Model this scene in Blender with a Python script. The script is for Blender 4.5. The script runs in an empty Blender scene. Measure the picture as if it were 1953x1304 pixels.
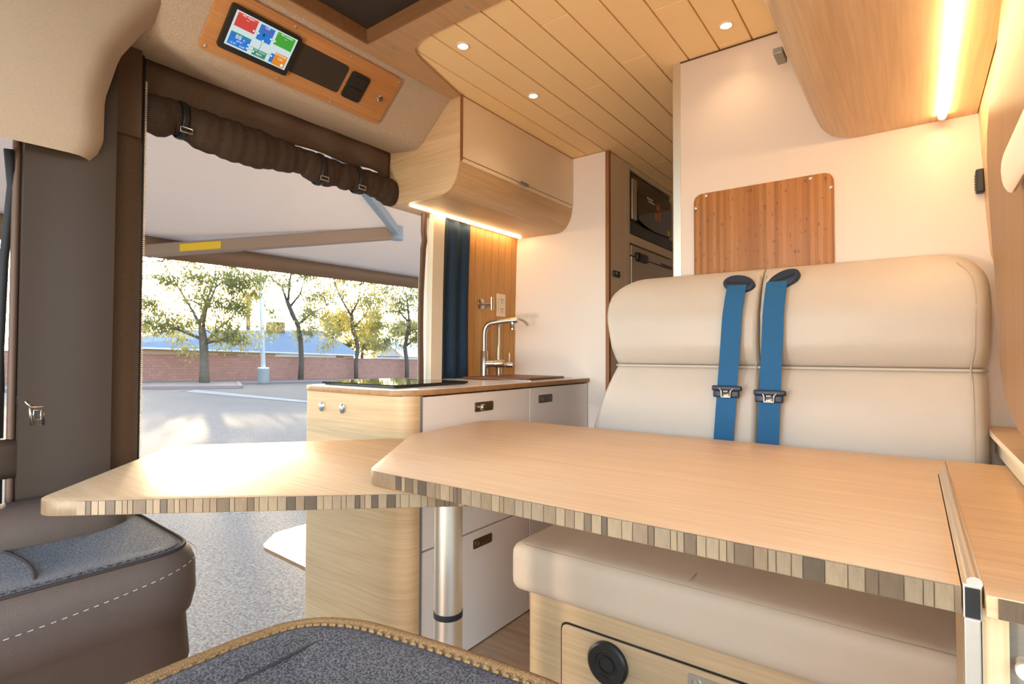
import bpy, bmesh, math, random
from mathutils import Vector, Matrix
R = random.Random(7)
S = bpy.context.scene
C = S.collection
V = Vector

# ------------------------------------------------------------------ camera, sky, sun, exposure
cam = bpy.data.objects.new('camera', bpy.data.cameras.new('camera')); C.objects.link(cam)
yaw, pit, rol = math.radians(36.5), math.radians(1.25), math.radians(.15)
fw = V((-math.sin(yaw)*math.cos(pit), math.cos(yaw)*math.cos(pit), math.sin(pit)))
rt = V((math.cos(yaw), math.sin(yaw), 0)); up = rt.cross(fw)
rt2 = rt*math.cos(rol)+up*math.sin(rol); up2 = up*math.cos(rol)-rt*math.sin(rol)
cam.matrix_world = Matrix(((rt2.x, up2.x, -fw.x, 0), (rt2.y, up2.y, -fw.y, 0), (rt2.z, up2.z, -fw.z, 1.04), (0, 0, 0, 1)))
cam.data.lens = 1034/1953*36; cam.data.sensor_width = 36; cam.data.clip_start = .02; cam.data.clip_end = 600
S.camera = cam
S.cycles.max_bounces = 12; S.cycles.diffuse_bounces = 8; S.cycles.sample_clamp_indirect = 10
S.view_settings.view_transform = 'Standard'; S.view_settings.look = 'None'
S.view_settings.gamma = 1; S.view_settings.use_curve_mapping = False
S.view_settings.exposure = 1.27

SUN = V((-.9152, .3912, .0973)).normalized()       # towards the low evening sun
SKY_STRENGTH, SUN_STRENGTH = .58, 5.0
w = bpy.data.worlds.new('sky'); S.world = w; w.use_nodes = True
nt = w.node_tree; nt.nodes.clear()
def nn(t, kind, **kw):
    n = t.nodes.new(kind)
    for k, v in kw.items(): setattr(n, k, v)
    return n
sky = nn(nt, 'ShaderNodeTexSky', sky_type='NISHITA', sun_disc=False)
sky.sun_elevation = math.asin(SUN.z) + math.radians(6)
sky.sun_rotation = math.atan2(SUN.x, SUN.y)
sky.air_density = .9; sky.dust_density = 1.6; sky.ozone_density = 1.0; sky.altitude = 300
bg = nn(nt, 'ShaderNodeBackground'); bg.inputs[1].default_value = SKY_STRENGTH
# visible sun disc
geo = nn(nt, 'ShaderNodeTexCoord')
dot = nn(nt, 'ShaderNodeVectorMath', operation='DOT_PRODUCT'); dot.inputs[1].default_value = SUN
gt = nn(nt, 'ShaderNodeMath', operation='GREATER_THAN'); gt.inputs[1].default_value = math.cos(math.radians(.5))
mul = nn(nt, 'ShaderNodeMath', operation='MULTIPLY'); mul.inputs[1].default_value = 60
bg2 = nn(nt, 'ShaderNodeBackground'); bg2.inputs[0].default_value = (1, .9, .7, 1)
addn = nn(nt, 'ShaderNodeAddShader'); out = nn(nt, 'ShaderNodeOutputWorld')
L = nt.links.new
L(sky.outputs[0], bg.inputs[0]); L(geo.outputs['Generated'], dot.inputs[0]); L(dot.outputs['Value'], gt.inputs[0])
L(gt.outputs[0], mul.inputs[0]); L(mul.outputs[0], bg2.inputs[1])
L(bg.outputs[0], addn.inputs[0]); L(bg2.outputs[0], addn.inputs[1]); L(addn.outputs[0], out.inputs[0])
sl = bpy.data.lights.new('sun', 'SUN'); sl.energy = SUN_STRENGTH; sl.color = (1, .74, .42); sl.angle = math.radians(.6)
so = bpy.data.objects.new('sun', sl); C.objects.link(so); so.rotation_euler = SUN.to_track_quat('Z', 'Y').to_euler()
LED_STRENGTH, SPOT_W, LENS_STRENGTH, FILL_LANTERN_W, FILL_LAMP_W = 15.0, 1.0, 14.0, 36.0, 13.0

# ------------------------------------------------------------------ materials
def srgb(r, g, b):
    f = lambda c: c/12.92 if c <= .04045 else ((c+.055)/1.055)**2.4
    return (f(r/255), f(g/255), f(b/255), 1)
def base(name, col, rough=.5, metal=0., spec=.5, **kw):
    m = bpy.data.materials.new(name); m.use_nodes = True
    b = m.node_tree.nodes['Principled BSDF']
    b.inputs['Base Color'].default_value = col; b.inputs['Roughness'].default_value = rough
    b.inputs['Metallic'].default_value = metal; b.inputs['Specular IOR Level'].default_value = spec
    for k, v in kw.items(): b.inputs[k.replace('_', ' ')].default_value = v
    return m, m.node_tree, b
def plain(name, col, rough=.5, metal=0., spec=.5, noise=0., scale=40., bump=0., bscale=200., **kw):
    """one colour with a little procedural unevenness and relief"""
    m, t, b = base(name, col, rough, metal, spec, **kw)
    tc = nn(t, 'ShaderNodeTexCoord')
    n = nn(t, 'ShaderNodeTexNoise'); n.inputs['Scale'].default_value = scale; n.inputs['Detail'].default_value = 4
    t.links.new(tc.outputs['Object'], n.inputs['Vector'])
    mr = nn(t, 'ShaderNodeMapRange'); mr.inputs['To Min'].default_value = 1-noise; mr.inputs['To Max'].default_value = 1+noise
    t.links.new(n.outputs['Fac'], mr.inputs['Value'])
    mx = nn(t, 'ShaderNodeVectorMath', operation='SCALE'); mx.inputs[0].default_value = col[:3]
    t.links.new(mr.outputs[0], mx.inputs['Scale']); t.links.new(mx.outputs[0], b.inputs['Base Color'])
    if bump:
        n2 = nn(t, 'ShaderNodeTexNoise'); n2.inputs['Scale'].default_value = bscale; n2.inputs['Detail'].default_value = 2
        t.links.new(tc.outputs['Object'], n2.inputs['Vector'])
        bp = nn(t, 'ShaderNodeBump'); bp.inputs['Strength'].default_value = bump; bp.inputs['Distance'].default_value = .002
        t.links.new(n2.outputs['Fac'], bp.inputs['Height']); t.links.new(bp.outputs[0], b.inputs['Normal'])
    return m
def wood(name, c1, c2, axis='Y', fine=130., length=4., rough=.42, spec=.4, bump=.12, ramp=(.3, .72)):
    m, t, b = base(name, c1, rough, 0, spec)
    tc = nn(t, 'ShaderNodeTexCoord'); mp = nn(t, 'ShaderNodeMapping')
    s = [length if c in axis else fine for c in 'XYZ']; mp.inputs['Scale'].default_value = s
    t.links.new(tc.outputs['Object'], mp.inputs['Vector'])
    n = nn(t, 'ShaderNodeTexNoise'); n.inputs['Scale'].default_value = 1; n.inputs['Detail'].default_value = 5; n.inputs['Distortion'].default_value = .6
    t.links.new(mp.outputs[0], n.inputs['Vector'])
    mp2 = nn(t, 'ShaderNodeMapping'); s2 = [.9 if c in axis else 14. for c in 'XYZ']; mp2.inputs['Scale'].default_value = s2
    t.links.new(tc.outputs['Object'], mp2.inputs['Vector'])
    n2 = nn(t, 'ShaderNodeTexNoise'); n2.inputs['Scale'].default_value = 1; n2.inputs['Detail'].default_value = 3; n2.inputs['Distortion'].default_value = 1.2
    t.links.new(mp2.outputs[0], n2.inputs['Vector'])
    ad = nn(t, 'ShaderNodeMix'); ad.inputs[0].default_value = .35
    t.links.new(n.outputs['Fac'], ad.inputs[2]); t.links.new(n2.outputs['Fac'], ad.inputs[3])
    r = nn(t, 'ShaderNodeValToRGB'); r.color_ramp.elements[0].position = ramp[0]; r.color_ramp.elements[1].position = ramp[1]
    r.color_ramp.elements[0].color = c2; r.color_ramp.elements[1].color = c1
    t.links.new(ad.outputs[0], r.inputs[0]); t.links.new(r.outputs[0], b.inputs['Base Color'])
    bp = nn(t, 'ShaderNodeBump'); bp.inputs['Strength'].default_value = bump; bp.inputs['Distance'].default_value = .001
    t.links.new(n.outputs['Fac'], bp.inputs['Height']); t.links.new(bp.outputs[0], b.inputs['Normal'])
    return m
def bamboo(name, axis='Z', across='X', strip=.0105, c=((146, 96, 54), (174, 122, 76), (160, 108, 64))):
    """vertical laminated strips with darker nodes"""
    m, t, b = base(name, srgb(*c[1]), .45, 0, .35)
    tc = nn(t, 'ShaderNodeTexCoord'); sp = nn(t, 'ShaderNodeSeparateXYZ'); t.links.new(tc.outputs['Object'], sp.inputs[0])
    d = nn(t, 'ShaderNodeMath', operation='DIVIDE'); d.inputs[1].default_value = strip; t.links.new(sp.outputs[across], d.inputs[0])
    fl = nn(t, 'ShaderNodeMath', operation='FLOOR'); t.links.new(d.outputs[0], fl.inputs[0])
    wn = nn(t, 'ShaderNodeTexWhiteNoise', noise_dimensions='1D'); t.links.new(fl.outputs[0], wn.inputs['W'])
    r = nn(t, 'ShaderNodeValToRGB')
    r.color_ramp.elements[0].color = srgb(*c[0]); r.color_ramp.elements[1].color = srgb(*c[1])
    e = r.color_ramp.elements.new(.5); e.color = srgb(*c[2])
    t.links.new(wn.outputs['Value'], r.inputs[0])
    mp = nn(t, 'ShaderNodeMapping'); s = [260.]*3; s['XYZ'.index(axis)] = 7.; mp.inputs['Scale'].default_value = s
    t.links.new(tc.outputs['Object'], mp.inputs['Vector'])
    n = nn(t, 'ShaderNodeTexNoise'); n.inputs['Scale'].default_value = 1; n.inputs['Detail'].default_value = 3
    t.links.new(mp.outputs[0], n.inputs['Vector'])
    mp2 = nn(t, 'ShaderNodeMapping'); s = [150.]*3; s['XYZ'.index(axis)] = 55.; mp2.inputs['Scale'].default_value = s
    t.links.new(tc.outputs['Object'], mp2.inputs['Vector'])
    n2 = nn(t, 'ShaderNodeTexNoise'); n2.inputs['Scale'].default_value = 1; n2.inputs['Detail'].default_value = 0
    t.links.new(mp2.outputs[0], n2.inputs['Vector'])
    mr = nn(t, 'ShaderNodeMapRange'); mr.inputs['From Min'].default_value = .20; mr.inputs['From Max'].default_value = .30
    mr.inputs['To Min'].default_value = .62; t.links.new(n2.outputs['Fac'], mr.inputs['Value'])
    mr2 = nn(t, 'ShaderNodeMapRange'); mr2.inputs['To Min'].default_value = .75; mr2.inputs['To Max'].default_value = 1.2
    t.links.new(n.outputs['Fac'], mr2.inputs['Value'])
    mm = nn(t, 'ShaderNodeMath', operation='MULTIPLY'); t.links.new(mr.outputs[0], mm.inputs[0]); t.links.new(mr2.outputs[0], mm.inputs[1])
    sc = nn(t, 'ShaderNodeVectorMath', operation='SCALE'); t.links.new(r.outputs[0], sc.inputs[0]); t.links.new(mm.outputs[0], sc.inputs['Scale'])
    t.links.new(sc.outputs[0], b.inputs['Base Color'])
    return m
def glow(name, col, strength):
    m = bpy.data.materials.new(name); m.use_nodes = True; t = m.node_tree
    b = t.nodes['Principled BSDF']; b.inputs['Base Color'].default_value = col
    b.inputs['Emission Color'].default_value = col; b.inputs['Emission Strength'].default_value = strength
    return m
def fabric(name, c1, c2, scale=600., rough=.95, bump=.6, translucent=0., sheen=0.):
    m, t, b = base(name, c1, rough, 0, .15)
    b.inputs['Sheen Weight'].default_value = sheen
    tc = nn(t, 'ShaderNodeTexCoord'); n = nn(t, 'ShaderNodeTexNoise'); n.inputs['Scale'].default_value = scale; n.inputs['Detail'].default_value = 2
    t.links.new(tc.outputs['Object'], n.inputs['Vector'])
    r = nn(t, 'ShaderNodeValToRGB'); r.color_ramp.elements[0].position = .38; r.color_ramp.elements[1].position = .62
    r.color_ramp.elements[0].color = c2; r.color_ramp.elements[1].color = c1
    t.links.new(n.outputs['Fac'], r.inputs[0]); t.links.new(r.outputs[0], b.inputs['Base Color'])
    bp = nn(t, 'ShaderNodeBump'); bp.inputs['Strength'].default_value = bump; bp.inputs['Distance'].default_value = .002
    t.links.new(n.outputs['Fac'], bp.inputs['Height']); t.links.new(bp.outputs[0], b.inputs['Normal'])
    if translucent:
        tr = nn(t, 'ShaderNodeBsdfTranslucent'); t.links.new(r.outputs[0], tr.inputs[0])
        mx = nn(t, 'ShaderNodeMixShader'); mx.inputs[0].default_value = translucent
        o = t.nodes['Material Output']
        t.links.new(b.outputs[0], mx.inputs[1]); t.links.new(tr.outputs[0], mx.inputs[2]); t.links.new(mx.outputs[0], o.inputs[0])
    return m

OAK1, OAK2 = srgb(222, 190, 148), srgb(196, 160, 118)
M = dict(
    oakH=wood('oak_laminate_wrapped', OAK1, OAK2, 'XY'), oakX=wood('oak_laminate_x', OAK1, OAK2, 'X'), oakY=wood('oak_laminate_y', OAK1, OAK2, 'Y'), oakZ=wood('oak_laminate_z', OAK1, OAK2, 'Z'),
    table=wood('table_laminate', srgb(226, 200, 166), srgb(206, 175, 138), 'X', rough=.36, spec=.3, bump=.05),
    leaf=wood('leaf_laminate', srgb(226, 196, 156), srgb(204, 170, 128), 'X', rough=.5, spec=.2, bump=.05),
    partition=plain('white_laminate_dimmed', srgb(214, 200, 188), .32, 0, .4, noise=.02, scale=300, bump=.03),  # the white laminate, darkened here to offset strong lamp light
    surround=wood('surround_oak', srgb(146, 106, 66), srgb(122, 86, 50), 'Z'),
    plank=plain('ceiling_board', srgb(250, 216, 160), .7, 0, .25, noise=.06, scale=300, bump=.05),
    groove=plain('groove_brown', srgb(92, 58, 32), .8),
    veneer=wood('maple_veneer', srgb(198, 160, 118), srgb(176, 138, 98), 'Y'),
    ventwood=wood('vent_wood', srgb(150, 108, 70), srgb(124, 86, 54), 'X'),
    plyedge=wood('ply_edge', srgb(184, 140, 96), srgb(150, 106, 66), 'Y', fine=60, length=30),
    plyedgeZ=wood('ply_edge_z', srgb(170, 118, 76), srgb(132, 86, 52), 'Z'),
    white=plain('white_laminate', srgb(242, 232, 224), .32, 0, .4, noise=.02, scale=300, bump=.03),
    whitegloss=plain('white_gloss', srgb(238, 236, 232), .22, 0, .5),
    cream=plain('cream_laminate', srgb(238, 220, 192), .45, 0, .4),
    leather=plain('cream_leather', srgb(190, 181, 170), .42, 0, .4, noise=.025, scale=12, bump=.15, bscale=420),
    leather2=plain('cream_leather_seat', srgb(212, 190, 166), .48, 0, .35, noise=.03, scale=9, bump=.2, bscale=300),
    stitch=plain('cream_stitch', srgb(178, 160, 138), .8),
    belt=plain('blue_webbing', srgb(34, 92, 138), .75, 0, .3, noise=.08, scale=90, bump=.25, bscale=900),
    navy=plain('navy_plastic', srgb(32, 46, 66), .45),
    chrome=plain('chrome', srgb(225, 222, 216), .12, 1.),
    nickel=plain('brushed_nickel', srgb(196, 188, 176), .28, 1.),
    alu=plain('satin_aluminium', srgb(220, 212, 200), .42, 1.),
    aludark=plain('grey_edge', srgb(150, 146, 140), .5, .4),
    brass=plain('latch_plate', srgb(150, 132, 104), .32, .9),
    black=plain('black_plastic', srgb(28, 27, 26), .4),
    rubber=plain('rubber', srgb(22, 22, 24), .7),
    glassblack=plain('black_glass', srgb(10, 18, 18), .03, 0, .8),
    bamboo=bamboo('bamboo_panel'), bambooY=wood('bamboo_board', srgb(200, 144, 90), srgb(172, 116, 66), 'Y', fine=160, length=3),
    slat=wood('bamboo_slat', srgb(206, 156, 92), srgb(180, 128, 68), 'Z', fine=160, length=3),
    copperwood=wood('sink_cover_wood', srgb(140, 88, 58), srgb(108, 64, 40), 'X'),
    linen=fabric('linen_upholstery', srgb(196, 178, 156), srgb(172, 153, 131), 420, bump=.5),
    headliner=fabric('headliner_felt', srgb(178, 160, 140), srgb(166, 148, 128), 700, bump=.2),
    dark=fabric('dark_brown_cloth', srgb(106, 86, 70), srgb(90, 72, 58), 500, bump=.2),
    roll=fabric('dark_screen_cloth', srgb(74, 58, 48), srgb(60, 47, 39), 300, .7, bump=.25),
    bluecurtain=fabric('navy_curtain_cloth', srgb(44, 62, 82), srgb(34, 50, 68), 300, .7, bump=.2),
    pillar=plain('brown_pillar_trim', srgb(58, 45, 35), .55, 0, .4, bump=.1, bscale=500),
    seatfab=fabric('grey_seat_fabric', srgb(104, 100, 101), srgb(30, 29, 31), 330, bump=1.0, sheen=.2),
    seatvinyl=plain('brown_seat_vinyl', srgb(92, 78, 70), .55, 0, .4, noise=.08, scale=60, bump=.3, bscale=600),
    welt=fabric('seat_welt_sunlit_tint', srgb(168, 134, 92), srgb(120, 92, 60), 700, bump=.8),  # golden sunlight on the driver seat edge is put into this colour
    thread=plain('pale_thread', srgb(190, 178, 166), .8),
    darkthread=plain('dark_thread', srgb(52, 44, 42), .8),
    jamb=plain('cream_paint', srgb(224, 208, 184), .35), seal=plain('brown_seal', srgb(92, 68, 52), .6),
    awning=fabric('awning_cloth', srgb(238, 230, 224), srgb(232, 223, 216), 200, .9, bump=.05, translucent=.25),
    awnarm=plain('awning_arm_paint', srgb(156, 136, 122), .5), awnrail=plain('awning_rail', srgb(120, 94, 74), .5),
    bluearm=plain('awning_arm_metal', srgb(150, 166, 186), .4, .3), yellow=plain('yellow_label', srgb(232, 196, 40), .6),
    vinyl=wood('floor_vinyl', srgb(192, 170, 144), srgb(156, 134, 112), 'X', fine=40, length=6),
    smoke=plain('smoked_panel', srgb(52, 42, 34), .6), smoke2=plain('fan_plastic', srgb(34, 27, 22), .5),
    grey=plain('appliance_grey', srgb(98, 90, 84), .45), silver=plain('fridge_front', srgb(196, 184, 166), .4, .2),
    steel=plain('steel', srgb(200, 196, 190), .3, .9),
    asphalt=None, gravel=plain('gravel_bed', srgb(140, 120, 102), .95, noise=.25, scale=3),
    concrete=plain('concrete', srgb(140, 137, 132), .9, noise=.1, scale=2), curb=plain('pink_curb', srgb(150, 122, 118), .9),
    stucco=plain('house_stucco', srgb(190, 162, 136), .9), roofing=plain('grey_roof', srgb(138, 146, 158), .95, noise=.12, scale=3),
    fascia=plain('white_fascia', srgb(226, 230, 236), .7), wglass=plain('house_window', srgb(120, 88, 50), .2),
    bark=plain('bark', srgb(108, 92, 78), .95, noise=.3, scale=4), bark2=plain('dark_bark', srgb(92, 78, 68), .95, noise=.3, scale=4),
    polewhite=plain('white_pole', srgb(226, 226, 226), .5), blind=plain('white_blind', srgb(236, 226, 214), .6),
    led=glow('warm_led', (1, .74, .40, 1), LED_STRENGTH), lens=glow('downlight_lens', (1, .7, .36, 1), LENS_STRENGTH),
)
for i, c in enumerate(((154, 130, 100), (134, 110, 84), (106, 85, 64), (144, 122, 96), (88, 71, 55))):  # core block tones, darkened for the shade on the table edges
    M['lam%d' % i] = wood('edge_block_%d' % i, srgb(*c), srgb(*[int(v*.85) for v in c]), 'Z', fine=300, length=60)
def leafmat(name, c):
    m, t, b = base(name, srgb(*c), .7, 0, .2)
    tr = nn(t, 'ShaderNodeBsdfTranslucent'); tr.inputs[0].default_value = srgb(min(255, c[0]+24), min(255, c[1]+22), c[2])
    mx = nn(t, 'ShaderNodeMixShader'); mx.inputs[0].default_value = .5
    t.links.new(b.outputs[0], mx.inputs[1]); t.links.new(tr.outputs[0], mx.inputs[2]); t.links.new(mx.outputs[0], t.nodes['Material Output'].inputs[0])
    return m
M['leafA'] = leafmat('foliage_olive', (126, 126, 84)); M['leafB'] = leafmat('foliage_sage', (124, 128, 100)); M['leafC'] = leafmat('foliage_yellow', (144, 138, 88))
def asphalt():
    m, t, b = base('asphalt', srgb(150, 146, 146), .84, 0, .3)
    tc = nn(t, 'ShaderNodeTexCoord')
    n = nn(t, 'ShaderNodeTexNoise'); n.inputs['Scale'].default_value = 48; n.inputs['Detail'].default_value = 5; n.inputs['Roughness'].default_value = .7
    n2 = nn(t, 'ShaderNodeTexNoise'); n2.inputs['Scale'].default_value = .35; n2.inputs['Detail'].default_value = 6
    for q in (n, n2): t.links.new(tc.outputs['Object'], q.inputs['Vector'])
    r = nn(t, 'ShaderNodeValToRGB'); r.color_ramp.elements[0].position = .36; r.color_ramp.elements[1].position = .66
    r.color_ramp.elements[0].color = srgb(52, 50, 49); r.color_ramp.elements[1].color = srgb(130, 124, 117)
    t.links.new(n.outputs['Fac'], r.inputs[0])
    mr = nn(t, 'ShaderNodeMapRange'); mr.inputs['To Min'].default_value = .8; mr.inputs['To Max'].default_value = 1.2
    t.links.new(n2.outputs['Fac'], mr.inputs['Value'])
    sc = nn(t, 'ShaderNodeVectorMath', operation='SCALE'); t.links.new(r.outputs[0], sc.inputs[0]); t.links.new(mr.outputs[0], sc.inputs['Scale'])
    t.links.new(sc.outputs[0], b.inputs['Base Color'])
    bp = nn(t, 'ShaderNodeBump'); bp.inputs['Strength'].default_value = .8; bp.inputs['Distance'].default_value = .006
    t.links.new(n.outputs['Fac'], bp.inputs['Height']); t.links.new(bp.outputs[0], b.inputs['Normal'])
    return m
M['asphalt'] = asphalt()
def blockwall():
    m, t, b = base('block_wall', srgb(176, 128, 112), .95, 0, .2)
    tc = nn(t, 'ShaderNodeTexCoord'); sp = nn(t, 'ShaderNodeSeparateXYZ'); cb = nn(t, 'ShaderNodeCombineXYZ')
    t.links.new(tc.outputs['Object'], sp.inputs[0]); t.links.new(sp.outputs['Y'], cb.inputs['X']); t.links.new(sp.outputs['Z'], cb.inputs['Y'])
    br = nn(t, 'ShaderNodeTexBrick'); br.inputs['Scale'].default_value = 1; br.inputs['Brick Width'].default_value = .42; br.inputs['Row Height'].default_value = .21
    br.inputs['Mortar Size'].default_value = .012; br.inputs['Color1'].default_value = srgb(172, 124, 108); br.inputs['Color2'].default_value = srgb(160, 114, 100); br.inputs['Mortar'].default_value = srgb(140, 100, 88)
    t.links.new(cb.outputs[0], br.inputs['Vector']); t.links.new(br.outputs[0], b.inputs['Base Color'])
    return m
M['blocks'] = blockwall()

# ------------------------------------------------------------------ geometry helpers (world coordinates)
def root_of(p):
    while p and p.parent: p = p.parent
    return p
def obj(name, bm, mat, parent=None, kind=None, smooth=None, tri=False):
    """link bm (world coordinates) as one mesh object under parent"""
    off = V((0, 0, 0))
    r = root_of(parent)
    if r: off = V(r.location)
    if off.length: bmesh.ops.translate(bm, verts=bm.verts, vec=-off)
    bmesh.ops.recalc_face_normals(bm, faces=bm.faces)
    me = bpy.data.meshes.new(name); bm.to_mesh(me); bm.free()
    me.materials.append(M[mat] if isinstance(mat, str) else mat)
    if smooth is not None: me.shade_smooth() if smooth is True else me.set_sharp_from_angle(angle=math.radians(smooth))
    if smooth not in (None, True):
        for p in me.polygons: p.use_smooth = True
    o = bpy.data.objects.new(name, me); C.objects.link(o); o.parent = parent
    if kind: o['kind'] = kind
    return o
def thing(name, label, cat, loc=(0, 0, 0), group=None):
    o = bpy.data.objects.new(name, None); C.objects.link(o); o.location = loc; o.empty_display_size = .05
    o['label'] = label; o['category'] = cat
    if group: o['group'] = group
    return o
def setting(name, loc=(0, 0, 0)):
    o = bpy.data.objects.new(name, None); C.objects.link(o); o.location = loc; o['kind'] = 'structure'; return o
def tag(o, label, cat, group=None):
    o['label'] = label; o['category'] = cat
    if group: o['group'] = group
    return o
def NB(): return bmesh.new()
def merge(bm, t, mat=None):
    if mat is not None: bmesh.ops.transform(t, matrix=mat, verts=t.verts)
    me = bpy.data.meshes.new('tmp'); t.to_mesh(me); t.free(); bm.from_mesh(me); bpy.data.meshes.remove(me); return bm
def box(bm, x0, x1, y0, y1, z0, z1, bev=0., seg=2, mat=None):
    t = bmesh.new(); bmesh.ops.create_cube(t, size=1)
    for v in t.verts: v.co = V(((x0+x1)/2+v.co.x*(x1-x0), (y0+y1)/2+v.co.y*(y1-y0), (z0+z1)/2+v.co.z*(z1-z0)))
    if bev: bmesh.ops.bevel(t, geom=t.edges[:], offset=bev, segments=seg, affect='EDGES', profile=.5)
    return merge(bm, t, mat)
def rbox(bm, c, h, r, n=(6, 6, 6), fn=None, mat=None):
    """rounded, optionally bulging box: c centre, h half sizes, r edge radius"""
    t = bmesh.new(); h = V(h); c = V(c)
    faces = [(0, 1, 2), (1, 2, 0), (2, 0, 1)]
    def remap(u, k, hk):            # denser near the ends
        a = abs(u); inner = max(hk-r, 0)/hk
        f = .6
        return math.copysign(inner*a/f if a < f else inner+(1-inner)*(a-f)/(1-f), u)*hk
    for (i, j, k) in faces:
        for s in (-1, 1):
            g = []
            ni, nj = n[i], n[j]
            for a in range(ni+1):
                row = []
                for b in range(nj+1):
                    p = V((0, 0, 0)); p[i] = remap(-1+2*a/ni, i, h[i]); p[j] = remap(-1+2*b/nj, j, h[j]); p[k] = s*h[k]
                    q = V([max(-(h[d]-r), min(h[d]-r, p[d])) for d in range(3)])
                    d = p-q
                    if d.length > 1e-9: p = q+d.normalized()*r if d.length > r*.999 or True else p
                    if fn: p = fn(p)
                    row.append(t.verts.new(p+c))
                g.append(row)
            for a in range(ni):
                for b in range(nj):
                    t.faces.new((g[a][b], g[a+1][b], g[a+1][b+1], g[a][b+1]))
    bmesh.ops.remove_doubles(t, verts=t.verts, dist=1e-5)
    return merge(bm, t, mat)
def roundpoly(pts, radii, seg=6):
    o = []; n = len(pts)
    for i in range(n):
        p = V(pts[i]).to_2d(); a = V(pts[i-1]).to_2d(); b = V(pts[(i+1) % n]).to_2d()
        r = radii[i] if isinstance(radii, (list, tuple)) else radii
        if r <= 0: o.append((p.x, p.y)); continue
        u = (a-p).normalized(); v = (b-p).normalized(); ang = u.angle(v)
        d = min(r/math.tan(ang/2), (a-p).length*.48, (b-p).length*.48)
        s, e = p+u*d, p+v*d
        for k in range(seg+1):
            q = k/seg; w = (1-q)**2*s+2*q*(1-q)*p+q*q*e      # quadratic corner
            o.append((w.x, w.y))
    return o
def prism(bm, pts, lo, hi, plane='XY', bev=0., mat=None, seg=2):
    """extrude a polygon; plane XY -> z, XZ -> y, YZ -> x"""
    t = bmesh.new()
    def P(a, b, h): return V((a, b, h)) if plane == 'XY' else V((a, h, b)) if plane == 'XZ' else V((h, a, b))
    A = [t.verts.new(P(a, b, lo)) for a, b in pts]; B = [t.verts.new(P(a, b, hi)) for a, b in pts]
    f1 = t.faces.new(A); f2 = t.faces.new(B); n = len(pts)
    for i in range(n): t.faces.new((A[i], A[(i+1) % n], B[(i+1) % n], B[i]))
    if bev:
        ed = list(set(f1.edges[:]+f2.edges[:])); bmesh.ops.recalc_face_normals(t, faces=t.faces)
        bmesh.ops.bevel(t, geom=ed, offset=bev, segments=seg, affect='EDGES', profile=.5)
    return merge(bm, t, mat)
def strip(bm, path, lo, hi, th, plane='XZ'):
    """a thin bent board: 2D path given thickness th to its left, extruded lo..hi"""
    n = len(path); P = [V(p) for p in path]; off = []
    for i in range(n):
        d = (P[min(i+1, n-1)]-P[max(i-1, 0)]).normalized(); off.append(P[i]+V((-d.y, d.x))*th)
    return prism(bm, [tuple(p) for p in P]+[tuple(p) for p in reversed(off)], lo, hi, plane)
def tube(bm, pts, r, seg=10, cap=True, closed=False, flat=1.):
    t = bmesh.new(); pts = [V(p) for p in pts]; n = len(pts); rings = []; nrm = None
    for i, p in enumerate(pts):
        if closed: d = (pts[(i+1) % n]-pts[i-1]).normalized()
        else: d = (pts[min(i+1, n-1)]-pts[max(i-1, 0)]).normalized()
        if nrm is None:
            a = V((0, 0, 1)) if abs(d.z) < .9 else V((1, 0, 0)); nrm = d.cross(a).normalized()
        nrm = (nrm-d*nrm.dot(d)).normalized(); bi = d.cross(nrm)
        rr = r[i] if isinstance(r, (list, tuple)) else r
        rings.append([t.verts.new(p+nrm*rr*math.cos(2*math.pi*k/seg)+bi*rr*flat*math.sin(2*math.pi*k/seg)) for k in range(seg)])
    m = n if closed else n-1
    for i in range(m):
        a, b = rings[i], rings[(i+1) % n]
        for k in range(seg): t.faces.new((a[k], a[(k+1) % seg], b[(k+1) % seg], b[k]))
    if cap and not closed: t.faces.new(rings[0]); t.faces.new(rings[-1])
    return merge(bm, t)
def lathe(bm, prof, o, axis=(0, 0, 1), seg=20):
    t = bmesh.new(); ax = V(axis).normalized(); q = ax.to_track_quat('Z', 'Y').to_matrix().to_4x4()
    rings = []
    for r, h in prof:
        rings.append([t.verts.new(V((max(r, 1e-5)*math.cos(2*math.pi*k/seg), max(r, 1e-5)*math.sin(2*math.pi*k/seg), h))) for k in range(seg)])
    for a, b in zip(rings, rings[1:]):
        for k in range(seg): t.faces.new((a[k], a[(k+1) % seg], b[(k+1) % seg], b[k]))
    t.faces.new(rings[0]); t.faces.new(rings[-1])
    return merge(bm, t, Matrix.Translation(V(o)) @ q)
def sheet(bm, fn, nu, nv, th=0., closed_u=False):
    """grid surface fn(u,v) in 0..1 with thickness th along its normal"""
    t = bmesh.new(); g = [[t.verts.new(V(fn(i/nu, j/nv))) for j in range(nv+1)] for i in range(nu+1)]
    for i in range(nu):
        for j in range(nv): t.faces.new((g[i][j], g[i+1][j], g[i+1][j+1], g[i][j+1]))
    if th:
        bmesh.ops.recalc_face_normals(t, faces=t.faces)
        bmesh.ops.solidify(t, geom=t.faces[:], thickness=th)
    return merge(bm, t)
def bez(p0, p1, p2, n=8): return [tuple((1-t)**2*V(p0)+2*t*(1-t)*V(p1)+t*t*V(p2)) for t in [k/n for k in range(n+1)]]
def frame(o, ax, ay):
    ax = V(ax).normalized(); ay = V(ay).normalized(); az = ax.cross(ay)
    return Matrix(((ax.x, ay.x, az.x, o[0]), (ax.y, ay.y, az.y, o[1]), (ax.z, ay.z, az.z, o[2]), (0, 0, 0, 1)))
def screws(parent, pts, n, r=.0045, name='screw', mat='steel'):
    for p in pts:
        bm = NB(); lathe(bm, [(r, 0), (r, .0012), (r*.6, .0026), (0, .0028)], p, n, 12); obj(name, bm, mat, parent, smooth=40)
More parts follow.
